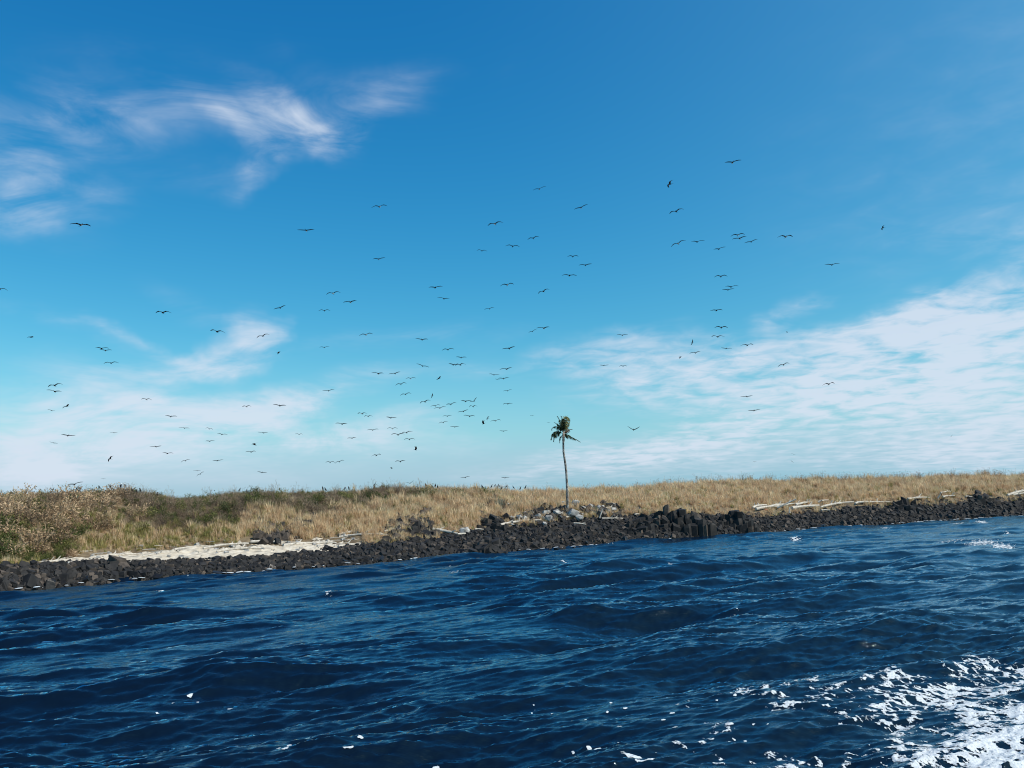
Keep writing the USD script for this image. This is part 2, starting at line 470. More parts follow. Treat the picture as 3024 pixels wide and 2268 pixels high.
keep = (O > o_r - 1.0 + .4 * edge + (1 - wide) * 3) & (O < o_s - 1.4 + edge * .7 - (1 - wide) * 3)
v[..., 2] += .035 + .05 * np.abs(sample(LUMP, v[..., 0], v[..., 1], 9))
tag(obj('sand_beach', sheet(v, keep), M_SAND, smooth=True), kind='structure')

M_BED = speckled('dark_gravel', [(.3, (.008, .008, .008)), (.6, (.022, .020, .019)), (.8, (.05, .042, .036))], 3.0)
v, T, O = land_grid(np.linspace(-.82, .82, 420), np.arange(-3, 11, .3))
rw, o_r, *_ = col(T)
keep = O < o_r + .5 * sample(LUMP, v[..., 0], v[..., 1], 9) + np.where((T > theta(100)) & (T < theta(1085)), -.6, .4)
v[..., 2] += .02
tag(obj('rock_shore', sheet(v, keep), M_BED, smooth=True), kind='structure')

# ------------------------------------------------------------------ black rocks of the shore
M_ROCK = speckled('basalt', [(.25, (.007, .007, .0075)), (.5, (.017, .0162, .0165)), (.78, (.046, .040, .036))], 1.3, rough=.75, bump=.05, rnd=.3)
M_ROCK_WET = speckled('wet_basalt', [(.3, (.006, .006, .0065)), (.7, (.022, .02, .019))], 1.6, rough=.32, bump=.04)
M_ROCK_BROWN = speckled('weathered_basalt', [(.25, (.028, .023, .020)), (.5, (.065, .052, .043)), (.78, (.13, .105, .085))], 2.2, rough=.85, bump=.05, rnd=.25)
M_ROCK_PALE = speckled('whitened_rock', [(.3, (.07, .066, .062)), (.45, (.24, .23, .215)), (.7, (.50, .48, .45))], 2.6, rough=.9, bump=.04)


def hull(p):
    m = trimesh.convex.convex_hull(np.asarray(p))
    return np.array(m.vertices), np.array(m.faces)


def boulder(g, size, tall=1.0):
    """Angular block: a jittered box with its corners knocked off."""
    s = np.array([1, g.uniform(.65, .95), g.uniform(.55, .85) * tall]) * size / 2
    p = []
    for c in np.array(np.meshgrid([-1, 1], [-1, 1], [-1, 1])).T.reshape(-1, 3):
        for a in range(3):
            q = c * s * g.uniform(.86, 1.08, 3)
            q[a] *= g.uniform(.55, .92)
            p.append(q)
    r, _ = np.linalg.qr(g.standard_normal((3, 3)))
    r = np.eye(3) * .5 + r * .5 if tall > 1 else r
    return hull(np.array(p) @ r.T)


def ball_points(g):
    v = g.standard_normal((22, 3))
    return v / np.linalg.norm(v, axis=1, keepdims=True) * g.uniform(.82, 1.08, (22, 1))


def px_of(th):
    return np.interp(th, COLS[:, 0], KEYS[:, 0])


SPANS = [(-9999, 150, 'at the far left'), (150, 420, 'below the left sand'), (420, 760, 'below the middle sand'), (760, 1090, 'below the right sand'), (1090, 1250, 'below the middle driftwood'),
         (1250, 1400, 'right of the sand strip'), (1400, 1600, 'by the pale log'), (1600, 1800, 'below the palm'), (1800, 1960, 'right of the palm'), (1960, 2110, 'below the stepped outcrop'),
         (2110, 2260, 'below the left driftwood heap'), (2260, 2420, 'below the right driftwood heap'), (2420, 2650, 'past the driftwood heap'), (2650, 2830, 'left of the pointed outcrop'), (2830, 9999, 'at the far right')]


def span_of(x):
    return next(s[2] for s in SPANS if s[0] <= x < s[1])


g = np.random.default_rng(7)
LATER = []
count = 0
while count < 270:
    x = g.uniform(-60, 3090)
    th = theta(x)
    rw, o_r, *_ = col(th)
    t = g.random()
    o = o_r * (t * 1.04 - .06)
    size = g.uniform(.5, 1.0) * (1.1 if x < 420 else .72) * (1.05 if t < .3 else .82)
    x_, y_, z_ = at(th, o)
    b, f = boulder(g, size)
    brown, low = g.random() < .09, t < .16
    p = obj('basalt_boulder', (b + [x_, y_, z_ + size * .04], f), M_ROCK_WET if low else M_ROCK_BROWN if brown else M_ROCK)
    row = 'at the waterline' if low else ('midway up the bank' if t < .65 else 'atop the bank')
    LATER.append((p, f'{"large " if size > .85 else "small " if size < .5 else ""}{"wet black" if low else "brown" if brown else "black"} boulder {row}', span_of(x), x, 'boulder', 'basalt boulders heaped along the shore'))
    count += 1


def instancer(name, protos, mats, pts, idx, rots, scales, kind='stuff', label=None):
    pi = UsdGeom.PointInstancer.Define(stage, '/World/' + numbered(name))
    paths = []
    for i, (mesh, m) in enumerate(zip(protos, mats)):
        q = usdkit.mesh(stage, f'{pi.GetPath()}/Prototypes/{name}_shape_{i:03d}', mesh, m)
        paths.append(q.GetPath())
    pi.CreatePrototypesRel().SetTargets(paths)
    pi.CreatePositionsAttr(Vt.Vec3fArray.FromNumpy(np.asarray(pts, np.float32)))
    pi.CreateProtoIndicesAttr(Vt.IntArray.FromNumpy(np.asarray(idx, np.int32)))
    half = np.asarray(rots) / 2
    pi.CreateOrientationsAttr(Vt.QuathArray([Gf.Quath(float(math.cos(a)), 0, 0, float(math.sin(a))) for a in half]) if half.ndim == 1 else
                              Vt.QuathArray([Gf.Quath(*map(float, q)) for q in rots]))
    s = np.asarray(scales, np.float32)
    pi.CreateScalesAttr(Vt.Vec3fArray.FromNumpy(np.repeat(s[:, None], 3, 1) if s.ndim == 1 else s))
    return tag(pi.GetPrim(), label, None, None, kind)


def rnd_quats(g, n):
    q = g.standard_normal((n, 4))
    return q / np.linalg.norm(q, axis=1, keepdims=True)


def rubble_points(g, n, x0, x1, lo, hi):
    x = g.uniform(x0, x1, n)
    th = np.interp(x, KEYS[:, 0], COLS[:, 0])
    rw, o_r, *_ = col(th)
    t = g.uniform(lo, hi, n)
    o = o_r * t
    r = rw + o
    return np.stack([np.sin(th) * r, np.cos(th) * r, ground_o(th, o)], 1), x, t


n = 24000
pts, xs, t = rubble_points(g, n, -420, 3480, -.1, 1.06)
size = np.clip(g.gamma(2.0, .115, n), .10, .6)
sandy = (xs > 120) & (xs < 1060) & (t > .98)
ok = ~(sandy & (g.random(n) < .7))
pts[:, 2] += size * .02
protos = [boulder(g, 1.0) for _ in range(12)]
instancer('basalt_rubble', protos, [M_ROCK] * 10 + [M_ROCK_BROWN] * 2, pts[ok], g.integers(0, 12, n)[ok], rnd_quats(g, n)[ok], size[ok], label='black broken basalt stones heaped along the waterline')

# weathered stones among the dry grass above the bank
n = 900
cl = np.array([(800, 1575, 45, 26, 160), (900, 1545, 35, 14, 90), (1180, 1560, 45, 25, 120), (1235, 1540, 40, 22, 130), (1465, 1500, 45, 28, 150), (1640, 1520, 80, 18, 130), (1780, 1512, 60, 18, 90), (1560, 1536, 60, 16, 70)])
pp, sz, ki = [], [], []
for cx, cy, rx, ry, k in cl:
    for _ in range(int(k)):
        p = hit(cx + g.normal() * rx * .6, cy + g.normal() * ry * .6)
        if p is not None and p[2] > .6:
            s = float(np.clip(g.gamma(3, .13), .18, .75))
            pp.append(p + [0, 0, s * .18 + (.12 if cx > 1500 else 0)])
            sz.append(s)
            ki.append(g.integers(5, 9) if cx > 1500 and g.random() < .35 else g.integers(0, 7))
instancer('weathered_rubble', [boulder(g, 1.0) for _ in range(9)], [M_ROCK_BROWN] * 5 + [M_ROCK] * 2 + [M_ROCK_PALE] * 2, pp, ki, rnd_quats(g, len(pp)), sz, label='grey brown weathered stones lying among the dry grass')

# stepped basalt outcrops: columns standing side by side
OUTCROPS = [
    (1870, 2090, 1492, 1566, 'tall stepped basalt outcrop of upright columns right of the palm'),
    (2118, 2225, 1500, 1566, 'broad dark basalt outcrop at the left end of the long driftwood heap'),
    (1422, 1492, 1522, 1562, 'small shaded basalt cliff just above the pale log left of the palm'),
    (1172, 1290, 1545, 1580, 'low black basalt outcrop with a dark hollow in the dry grass above the middle driftwood'),
    (1395, 1490, 1585, 1640, 'dark blocky basalt ledge at the waterline below the pale log'),
    (2628, 2710, 1470, 1506, 'low jagged basalt outcrop right of the long driftwood heap'),
    (2860, 2935, 1443, 1486, 'pointed basalt outcrop, the highest rock on the right of the shore'),
    (1850, 1930, 1535, 1580, 'squat basalt outcrop below the left foot of the tall stepped one'),
    (270, 400, 1652, 1704, 'cracked dark basalt ledge with brown faces below the left end of the sand'),
]
for x0, x1, yt, yb, lab in OUTCROPS:
    base = hit((x0 + x1) / 2, yb)
    d = math.hypot(base[0], base[1])
    px = d / F
    t = thing('basalt_outcrop', base)
    w, h = (x1 - x0) * px, (yb - yt) * px
    k = max(5, int(w / .62))
    for row in range(4):
        for i in range(k):
            u = (i + g.uniform(.15, .85) + (row % 2) * .3) / k - .5
            env = (1 - abs(2 * u) ** 2.0) * .75 + .25
            if 'pointed' in lab:
                env = max(.3, 1 - abs(u + .02) * 2.4)
            hh = h * env * (.25, .45, .68, .86)[row] * g.uniform(.7, 1.1)
            a = math.atan2(base[0], base[1])
            q = np.array([math.cos(a), -math.sin(a)]) * u * w + np.array([math.sin(a), math.cos(a)]) * (row * .55 + g.uniform(-.15, .15))
            gz = float(ground(np.array([base[0] + q[0]]), np.array([base[1] + q[1]]))[0]) - base[2]
            rr = g.uniform(.34, .7)
            ang = np.sort(np.arange(5) / 5 * 6.283 + g.uniform(-.45, .45, 5))
            ring = np.stack([np.cos(ang) * rr, np.sin(ang) * rr * .85, 0 * ang], 1)
            lean = g.uniform(-.16, .16, 2) * max(hh, .5)
            H = max(hh, gz + .15)
            top = ring * g.uniform(.78, 1.0, (5, 1)) + [lean[0], lean[1], 0]
            top[:, 2] = H + ring[:, :2] @ g.uniform(-.6, .6, 2)
            mid = ring * g.uniform(.9, 1.1, (5, 1)) + [lean[0] * .6, lean[1] * .6, 0]
            mid[:, 2] = H - g.uniform(.15, .4) + ring[:, :2] @ g.uniform(-.3, .3, 2)
            ring = ring * g.uniform(.95, 1.2)
            ring[:, 2] = min(gz, 0) - .5
            hv_, hf_ = hull(np.vstack([ring, mid, top]))
            obj('column', (hv_ + [q[0], q[1], 0], hf_), M_ROCK_BROWN if g.random() < .12 else M_ROCK, str(t.GetPath()))
    tag(t, lab, 'rock outcrop')

# bird-whitened boulders round the foot of the palm
WHITE = [(1702, 1492, 22, 'rounded white boulder standing highest, just right of the palm foot'), (1694, 1524, 30, 'broad flat white boulder straight below the palm foot'),
         (1722, 1508, 16, 'white boulder at the right side of the palm foot, under the highest white one'), (1742, 1502, 20, 'upright pale boulder, second right of the palm foot'),
         (1772, 1508, 18, 'pale boulder furthest right of the whitened ones by the palm'), (1664, 1492, 15, 'small white boulder touching the left side of the palm trunk'),
         (1645, 1520, 20, 'pale grey boulder left of the palm foot'), (1620, 1538, 22, 'pale grey boulder, second left of the palm foot'), (1590, 1530, 18, 'pale boulder furthest left of the whitened ones by the palm'),
         (1500, 1492, 14, 'pale boulder alone in the dry grass up the slope left of the palm'), (1474, 1500, 15, 'pale boulder above the small shaded cliff left of the palm'),
         (1712, 1535, 22, 'grey white slab below the broad flat white boulder'), (1372, 1570, 30, 'smooth white rounded boulder between the driftwood logs left of the palm'), (820, 1545, 16, 'pale boulder in the dry grass above the right end of the sand'),
         (273, 1642, 10, 'small round white stone on the left part of the sand')]
for x, y, w, lab in WHITE:
    p = hit(x, y + w * .3)
    s = w * math.hypot(p[0], p[1]) / F * 1.15
    b, f = hull(ball_points(g) * s * .5 * [1.1, 1, .8])
    tag(obj('whitened_boulder', (b + p + [0, 0, s * .3 + (.22 if x > 1500 else 0)], f), M_ROCK_PALE), lab, 'boulder')

# ------------------------------------------------------------------ driftwood
M_WOOD = speckled('bleached_wood', [(.3, (.30, .265, .22)), (.5, (.48, .43, .365)), (.75, (.62, .565, .49))], 5.0, rough=.85, bump=.02)
# (x0, y0, x1, y1, thickness in pixels, whether the second end is held up in the air)
LOGS = [(131, 1663, 220, 1654, 6, 0), (168, 1658, 182, 1668, 4, 0), (151, 1656, 160, 1646, 3, 1), (457, 1635, 522, 1632, 4, 0), (515, 1625, 629, 1615, 6, 0),
        (740, 1604, 826, 1604, 9, 0), (836, 1615, 925, 1608, 10, 0), (925, 1608, 994, 1606, 7, 0), (939, 1621, 998, 1613, 6, 0), (998, 1618, 1070, 1611, 9, 0),
        (1001, 1584, 1042, 1573, 9, 0), (1042, 1573, 1073, 1578, 6, 0), (1001, 1588, 1132, 1579, 6, 0), (1029, 1589, 1145, 1588, 5, 0), (1135, 1577, 1207, 1572, 5, 0),
        (1279, 1572, 1352, 1585, 8, 0), (1352, 1586, 1376, 1584, 6, 0), (1403, 1570, 1428, 1571, 4, 0), (1477, 1559, 1513, 1550, 7, 0), (1513, 1551, 1597, 1544, 7, 0),
        (1510, 1556, 1524, 1559, 5, 0), (1771, 1537, 1781, 1509, 4, 1), (1781, 1509, 1826, 1502, 4, 0), (1668, 1536, 1709, 1531, 5, 0), (1778, 1538, 1840, 1538, 4, 0),
        (1695, 1552, 1730, 1556, 4, 0), (1874, 1526, 1888, 1525, 4, 0), (2222, 1507, 2263, 1499, 7, 0), (2230, 1511, 2304, 1503, 7, 0), (2296, 1507, 2351, 1481, 5, 1),
        (2304, 1501, 2373, 1493, 4, 0), (2337, 1509, 2418, 1501, 9, 0), (2414, 1491, 2428, 1484, 5, 1), (2427, 1485, 2447, 1483, 4, 0), (2332, 1522, 2332, 1504, 5, 1),
        (2455, 1492, 2459, 1483, 4, 1), (2422, 1505, 2484, 1493, 6, 0), (2525, 1493, 2561, 1487, 5, 0), (2529, 1490, 2631, 1489, 5, 0), (2426, 1513, 2451, 1513, 4, 0),
        (2680, 1481, 2749, 1477, 6, 0), (2770, 1478, 2778, 1466, 4, 1), (2778, 1462, 2807, 1458, 5, 0), (2784, 1474, 2819, 1470, 5, 0), (2852, 1472, 2872, 1473, 4, 0),
        (2974, 1470, 3030, 1456, 7, 0), (2990, 1468, 3030, 1462, 5, 0), (2350, 1498, 2400, 1490, 6, 0), (2270, 1504, 2330, 1498, 7, 0), (2440, 1500, 2520, 1489, 5, 0),
        (300, 1648, 420, 1640, 6, 0), (600, 1622, 735, 1608, 7, 0), (640, 1632, 780, 1622, 7, 0), (420, 1645, 560, 1632, 5, 0)]
LOG_NAMES = {}
for i, (x0, y0, x1, y1, th_, up) in enumerate(LOGS):
    a = hit(x0, y0)
    if up:
        d = ray(x1, y1)
        b = EYE + d * (math.hypot(a[0], a[1]) / math.hypot(d[0], d[1]))
    else:
        b = hit(x1, y1)
        if np.linalg.norm(b - a) > (abs(x1 - x0) + 12) * math.hypot(a[0], a[1]) / F * 1.7:      # keep a log from running far up the slope
            d = ray(x1, y1)
            b = EYE + d * (math.hypot(a[0], a[1]) * 1.012 / math.hypot(d[0], d[1]))
    r = th_ * math.hypot(a[0], a[1]) / F / 2
    if (x0 + x1) / 2 > 1075:                     # these lie on top of the stones
        a, b = a + [0, 0, .2], b + [0, 0, .2]
    L = np.linalg.norm(b - a)
    s = np.linspace(0, 1, 9)[:, None]
    side = np.cross((b - a) / L, [0, 0, 1.0])
    p = a + (b - a) * s + side * (np.sin(s * math.pi * g.uniform(.8, 2.2) + g.uniform(0, 3)) * L * .03) + np.array([0, 0, 1.0]) * (np.sin(s * math.pi) * L * .025 * g.uniform(.2, 1.4) + r * .8)
    t = thing('driftwood_log', a)
    obj('trunk', tube(p - a, r * (1.1 - .45 * s[:, 0]) * g.uniform(.85, 1.15, 9)), M_WOOD, str(t.GetPath()), smooth=50)
    for _ in range(int(L > 1.2) + int(L > 2.5)):
        q = p[g.integers(2, 7)] - a
        e = q + np.array([g.uniform(-.3, .3), g.uniform(-.3, .3), g.uniform(.15, .5)]) * min(L, 2) * .5 + (b - a) / L * .3
        obj('branch_stub', tube(np.array([q, (q + e) / 2 + g.uniform(-.04, .04, 3), e]), [r * .6, r * .45, r * .2], 6), M_WOOD, str(t.GetPath()), smooth=50)
    xm = (x0 + x1) / 2
    where = 'on the left end of the sand' if xm < 300 else 'on the middle of the sand' if xm < 720 else 'on the right end of the sand' if xm < 1075 and y0 > 1595 else \
        'above the right end of the sand' if xm < 1210 else 'between sand and palm' if xm < 1440 else 'on the rocks left of the palm' if xm < 1620 else \
        'on the rocks below the palm' if xm < 1740 else 'on the rocks right of the palm' if xm < 1900 else 'left in the long heap' if xm < 2310 else \
        'mid long heap' if xm < 2400 else 'right in the long heap' if xm < 2640 else 'on the rocks toward the far right' if xm < 2900 else 'at the far right edge'
    look_ = ('upright ' if up else '') + ('thick ' if th_ >= 8 else 'thin ' if th_ <= 4 else '') + ('long ' if L > 3 else 'short ' if L < 1.2 else '')
    LOG_NAMES.setdefault((look_, where), []).append((xm, y0, t))
for (look_, where), xs in LOG_NAMES.items():
    for xm, _, t in xs:
        LATER.append((t, f'{look_}bleached driftwood log', where, xm, 'driftwood', 'driftwood logs washed up along the shore'))

n = 170
xs = g.uniform(110, 1080, n)
ths = np.interp(xs, KEYS[:, 0], COLS[:, 0])
rw, o_r, _, o_s, *_ = col(ths)
os_ = o_r + (o_s - o_r) * g.uniform(-.05, 1.1, n)
pts = np.stack([np.sin(ths) * (rw + os_), np.cos(ths) * (rw + os_), ground_o(ths, os_) + .08], 1)
sticks = [tube(np.array([[-.5, 0, 0], [-.1, .05, .02], [.5, -.03, .0]]), [.02, .024, .014], 5), tube(np.array([[-.5, 0, .02], [.2, .1, .05], [.5, .2, .1]]), [.026, .02, .01], 5), boulder(g, .25)]
instancer('driftwood_litter', sticks, [M_WOOD, M_WOOD, M_ROCK_PALE], pts, g.integers(0, 3, n), g.uniform(0, 6.28, n), g.uniform(.5, 1.6, n), label='small bleached sticks and bits of coral on the sand')

M_ORANGE = look('faded_orange', {'p': ('principled_bsdf', {'base_color': (.62, .16, .07), 'roughness': .6})}, surface='p.BSDF')
for x, y, s, lab in ((1228, 1573, .28, 'small orange red float wedged among the black rocks by the low outcrop'), (2263, 1508, .3, 'small orange scrap caught in the left part of the long driftwood heap')):
    p = hit(x, y)
    m = trimesh.creation.icosphere(2, s / 2)
    m.vertices *= [1.3, .9, .8]
    m.vertices += .02 * np.sin(m.vertices * 40)
    tag(obj('orange_float', (np.array(m.vertices) + p + [0, 0, s * .35], np.array(m.faces)), M_ORANGE, smooth=True), lab, 'float')

# ------------------------------------------------------------------ grass and scrub
def leafy(name, colours, patch=None, trans=.25, rnd=.25, scale=.35):
    """Leaf material: tone by clump and by place, some light coming through."""
    nodes = {'oi': ('object_info', {}), 'geo': ('geometry', {}), 'n': ('noise_texture', {'scale': scale, 'detail': 4.0, 'roughness': .6}), 'n2': ('noise_texture', {'scale': 6.0, 'detail': 2.0}),
             'sum': ('math', {'math_type': 'multiply_add', 'value2': .55}), 'sum2': ('math', {'math_type': 'multiply_add', 'value2': .5, 'value3': -.28}), 'ramp': ('rgb_ramp', {'ramp': colours}),
             'd': ('principled_bsdf', {'roughness': .7, 'specular_ior_level': .2}), 't': ('translucent_bsdf', {}), 'mix': ('mix_closure', {'fac': trans}),
             'sum3': ('math', {'math_type': 'multiply_add', 'value2': .45})}
    links = [('geo.position', 'n.vector'), ('geo.position', 'n2.vector'), ('n2.fac', 'sum2.value1'), ('oi.random', 'sum3.value1'), ('sum2.value', 'sum3.value3'), ('n.fac', 'sum.value1'), ('sum3.value', 'sum.value3'),
             ('sum.value', 'ramp.fac'), ('ramp.color', 'd.base_color'), ('ramp.color', 't.color'), ('d.BSDF', 'mix.closure1'), ('t.BSDF', 'mix.closure2')]
    return look(name, nodes, links, surface='mix.closure')


M_STRAW = leafy('dry_straw', [(.08, (.20, .12, .07)), (.26, (.50, .33, .20)), (.48, (.70, .52, .32)), (.7, (.76, .61, .38)), (.9, (.62, .53, .29))], trans=.36)
M_OLIVE = leafy('half_green_grass', [(.1, (.20, .155, .06)), (.4, (.33, .265, .10)), (.7, (.27, .27, .085)), (.9, (.48, .37, .17))])
M_DEADLEAF = leafy('dead_leaves', [(.1, (.10, .065, .04)), (.35, (.30, .205, .12)), (.6, (.56, .40, .25)), (.85, (.27, .24, .11))])
M_TWIG = leafy('grey_twigs', [(.1, (.10, .07, .045)), (.4, (.24, .17, .115)), (.7, (.42, .32, .215)), (.9, (.17, .165, .07))])
M_GREEN = leafy('green_leaves', [(.1, (.032, .046, .016)), (.35, (.08, .10, .030)), (.6, (.16, .165, .05)), (.85, (.30, .255, .10))])
M_STEM = speckled('shrub_stem', [(.3, (.07, .05, .04)), (.7, (.16, .12, .09))], 8)


def blade(g, base, h, w, lean, az):
    d = np.array([math.cos(az), math.sin(az), 0])
    s = np.array([-d[1], d[0], 0]) * w / 2
    p0, p1, p2 = base, base + d * lean * .35 + [0, 0, h * .6], base + d * lean + [0, 0, h]
    return [p0 - s, p0 + s, p1 + s * .8, p1 - s * .8, p2], [[0, 1, 2], [0, 2, 3], [3, 2, 4]]


def tuft(g, n, h, w, spread, lean):
    parts = []
    for _ in range(n):
        az = g.uniform(0, 6.283)
        b = np.array([g.normal() * spread, g.normal() * spread, -.05])
        parts.append(blade(g, b, h * g.uniform(.55, 1.1), w * g.uniform(.7, 1.3), lean * g.uniform(.2, 1.2), az))
    return join(parts)


def leaf(c, u, n, L, w):
    s = np.cross(n, u)
    s = s / (np.linalg.norm(s) + 1e-9) * w / 2
    return [c, c + u * L * .5 + s, c + u * L, c + u * L * .5 - s], [[0, 1, 2], [0, 2, 3]]


def shrub_meshes(g, kind):
    """(stems, foliage) of a bush about 2 m across and 1.5 m high."""
    stems, leaves = [], []
    nb = dict(dry=26, twig=46, green=26)[kind]
    for _ in range(nb):
        az, el = g.uniform(0, 6.283), math.acos(g.uniform(.05, .98))
        d = np.array([math.cos(az) * math.sin(el), math.sin(az) * math.sin(el), math.cos(el) * .85 + .12])
        L = g.uniform(.75, 1.15)
        b = np.array([g.normal() * .12, g.normal() * .12, -.1])
        mid = b + d * L * .5 + g.normal(size=3) * .09
        tip = b + d * L * np.array([1, 1, 1.25]) + g.normal(size=3) * .08
        stems.append(tube(np.array([b, mid, tip]), [.022, .015, .007], 4, False))
        for k in range(dict(dry=20, twig=9, green=30)[kind]):
            t = g.uniform(.35, 1.08)
            c = (b + (mid - b) * t * 2 if t < .5 else mid + (tip - mid) * (t * 2 - 1)) + g.normal(size=3) * .1
            u = d + g.normal(size=3) * .7 + [0, 0, .1]
            u /= np.linalg.norm(u)
            nn = g.normal(size=3)
            if kind == 'dry':
                leaves.append(leaf(c, u, nn, g.uniform(.14, .34), g.uniform(.05, .11)))
            elif kind == 'twig':
                if k < 6:
                    q = c + u * g.uniform(.2, .45)
                    leaves.append(leaf(c, u, nn, np.linalg.norm(q - c), .018))
                    leaves.append(leaf(c + (q - c) * .5, u + g.normal(size=3) * .6, nn, .22, .014))
                else:
                    leaves.append(leaf(c, u, nn, .1, .05))
            else:
                leaves.append(leaf(c, u, nn, g.uniform(.09, .19), g.uniform(.05, .10)))
    return join(stems), join(leaves)


SHRUB = {}
for kind, mat in (('dry', M_DEADLEAF), ('twig', M_TWIG), ('green', M_GREEN)):
    for k in range(3):
        c = class_prim(f'{kind}_shrub_{k}')
        s, l = shrub_meshes(g, kind)
        usdkit.mesh(stage, f'{c.GetPath()}/stems', s, M_STEM)
        usdkit.mesh(stage, f'{c.GetPath()}/foliage', l, mat)
        SHRUB[kind, k] = c.GetPath()

PATCH = noise_tile(256, 1.3, 31, 3)


def veg_points(g, n, x0, x1, lo, hi, past=0.0):
    x = g.uniform(x0, x1, n)
    th = np.interp(x, KEYS[:, 0], COLS[:, 0])
    rw, o_r, z_r, o_s, z_s, o_z, z_z, hv = col(th)
    t = g.uniform(lo, hi, n)
    o = o_s + (o_z + past - o_s) * t
    r = rw + o
    p = np.stack([np.sin(th) * r, np.cos(th) * r, ground_o(th, o)], 1)
    return p, x, t, hv


def zone_phrase(x):
    for hi, w in ((60, 'at the far left'), (200, 'on the left hump'), (330, 'on the hump top'), (480, 'right of the hump'), (640, 'in the dip'), (760, 'over the middle sand'), (900, 'over the right sand'), (1060, 'over the sand end'),
                  (1200, 'over the middle driftwood'), (1340, 'right of the sand'), (1480, 'over the shaded cliff'), (9999, 'left of the palm')):
        if x < hi:
            return w


KINDS = {'dry': ('tan_shrub', 'tan withered shrub'), 'twig': ('twiggy_shrub', 'bare twiggy shrub'), 'green': ('green_shrub', 'green leafy shrub')}
taken = []


def try_shrub(x, t, kind, s, lab=None, sink=.05):
    th = theta(x)
    rw, o_r, z_r, o_s, z_s, o_z, z_z, hv = col(th)
    o = o_s + (o_z - o_s) * t
    p = at(th, o)
    if any((p[0] - q[0]) ** 2 + (p[1] - q[1]) ** 2 < (.62 * (s + q[2]) * .5) ** 2 for q in taken):
        return False
    taken.append((p[0], p[1], s * 1.55))
    q = copy_of(KINDS[kind][0], SHRUB[kind, int(g.integers(0, 3))], p - [0, 0, sink], g.uniform(0, 360), (s, s, s * g.uniform(.85, 1.1)))
    row = 'on the skyline' if t > .9 else 'just below the skyline' if t > .75 else 'high on the slope' if t > .55 else 'midway up' if t > .28 else 'at the slope foot'
    if lab:
        tag(q, lab, 'shrub')
    else:
        LATER.append((q, f'{KINDS[kind][1]} {row}', zone_phrase(x), x, 'shrub', 'shrubs of the scrub thicket'))
    return True


try_shrub(1742, .95, 'twig', .85, 'dark grey bush alone on the skyline just right of the palm trunk')
try_shrub(1650, .98, 'twig', .6, 'small grey bush on the skyline at the left of the palm trunk')
placed = tries = 0
while placed < 290 and tries < 20000:
    tries += 1
    x = g.uniform(-160, 1480)
    t = g.uniform(.0, 1.06)
    pn = float(sample(PATCH, x / 30, t * 10, 40))
    if x < 440:
        if t < .25 and not (x < 210 and t > .04):
            continue
        if t < .5:
            kind = ('green' if g.random() < .6 else 'dry') if x < 200 + 40 * pn and t < .42 else ('dry' if g.random() < .6 else 'green' if g.random() < .35 else 'twig')
            if x > 230 and t < .42 and g.random() < .8:
                continue
        else:
            kind = 'dry' if x < 370 and g.random() < .72 else 'green' if g.random() < .4 else 'twig'
    else:
        lim = .36 if x < 760 else .5 if x < 1150 else .68
        if t < lim + pn * .08 or (x > 1300 and g.random() < (x - 1300) / 200):
            continue
        kind = 'green' if g.random() < (.45 if t < .8 else .18) else 'twig'
    s = g.uniform(.7, 1.15) * (1.1 if x < 440 else .92) * (1 if t < .85 else .82)
    if try_shrub(x, t, kind, s):
        placed += 1

# low brush under the shrubs, grass on the slopes
n = 14000
p, x, t, hv = veg_points(g, n, -420, 3300, -.05, 1.25)
pn = sample(PATCH, p[:, 0], p[:, 1], 40)
keep = np.where(x < 440, ((t > .3) | (x < 230)) & (g.random(n) < .55), t > .32) & (g.random(n) < np.clip((1560 - x) / 350, .0, 1)) | ((x > 1200) & (t > .0) & (t < 1) & (g.random(n) < .05 + .10 * (pn > .7)))
brush = [shrub_meshes(g, k)[1] for k in ('dry', 'twig', 'twig', 'green')]
kind = np.where(x < 360, np.where(g.random(n) < .6, 0, 3), np.where(g.random(n) < .75, 1 + (g.random(n) < .5), 3))
kind = np.where((x < 210) & (t < .42) & (g.random(n) < .6), 3, kind)
instancer('low_brush', brush, [M_DEADLEAF, M_TWIG, M_TWIG, M_GREEN], p[keep], kind[keep], g.uniform(0, 6.28, keep.sum()), g.uniform(.22, .5, keep.sum()), label='low tangle of dry twigs and leaves covering the slope')

n = 52000
p, x, t, hv = veg_points(g, n, -420, 3480, -.22, 1.25)
pn = sample(PATCH, p[:, 0], p[:, 1], 40)
lim = np.interp(x, [-400, 170, 230, 300, 440, 700, 1000, 1250, 1500], [.05, .05, .45, .45, .3, .4, .52, .74, 2.0])
keep = (t < lim + pn * .1) | (g.random(n) < .03)
front = t < .02
keep &= ~(front & (pn < -.6))
keep &= sample(PATCH, p[:, 0] + 7, p[:, 1], 13) > -1.0
keep &= ~((x < 1075) & (x > 110) & (t < .03 + .05 * pn))
greenish = np.where(x < 700, g.random(n) < .65, g.random(n) < .10 + .12 * (pn > .6))
tufts = [tuft(g, 26, .85, .035, .13, .35), tuft(g, 24, .7, .04, .16, .45), tuft(g, 22, 1.0, .03, .11, .4), tuft(g, 26, .6, .045, .18, .4), tuft(g, 24, .75, .04, .15, .4)]
k = np.where(greenish, 3 + (g.random(n) < .5), g.integers(0, 3, n))
sc = g.uniform(.55, 1.1, n) * np.clip(1 + .30 * sample(PATCH, p[:, 0], p[:, 1], 9), .6, 1.5) * np.where(t < .1, .7, 1) * np.where(x < 700, .8, 1)
instancer('dry_grass', tufts, [M_STRAW] * 3 + [M_OLIVE] * 2, p[keep], k[keep], g.uniform(0, 6.28, keep.sum()), sc[keep], label='tall straw coloured grass covering the slope')

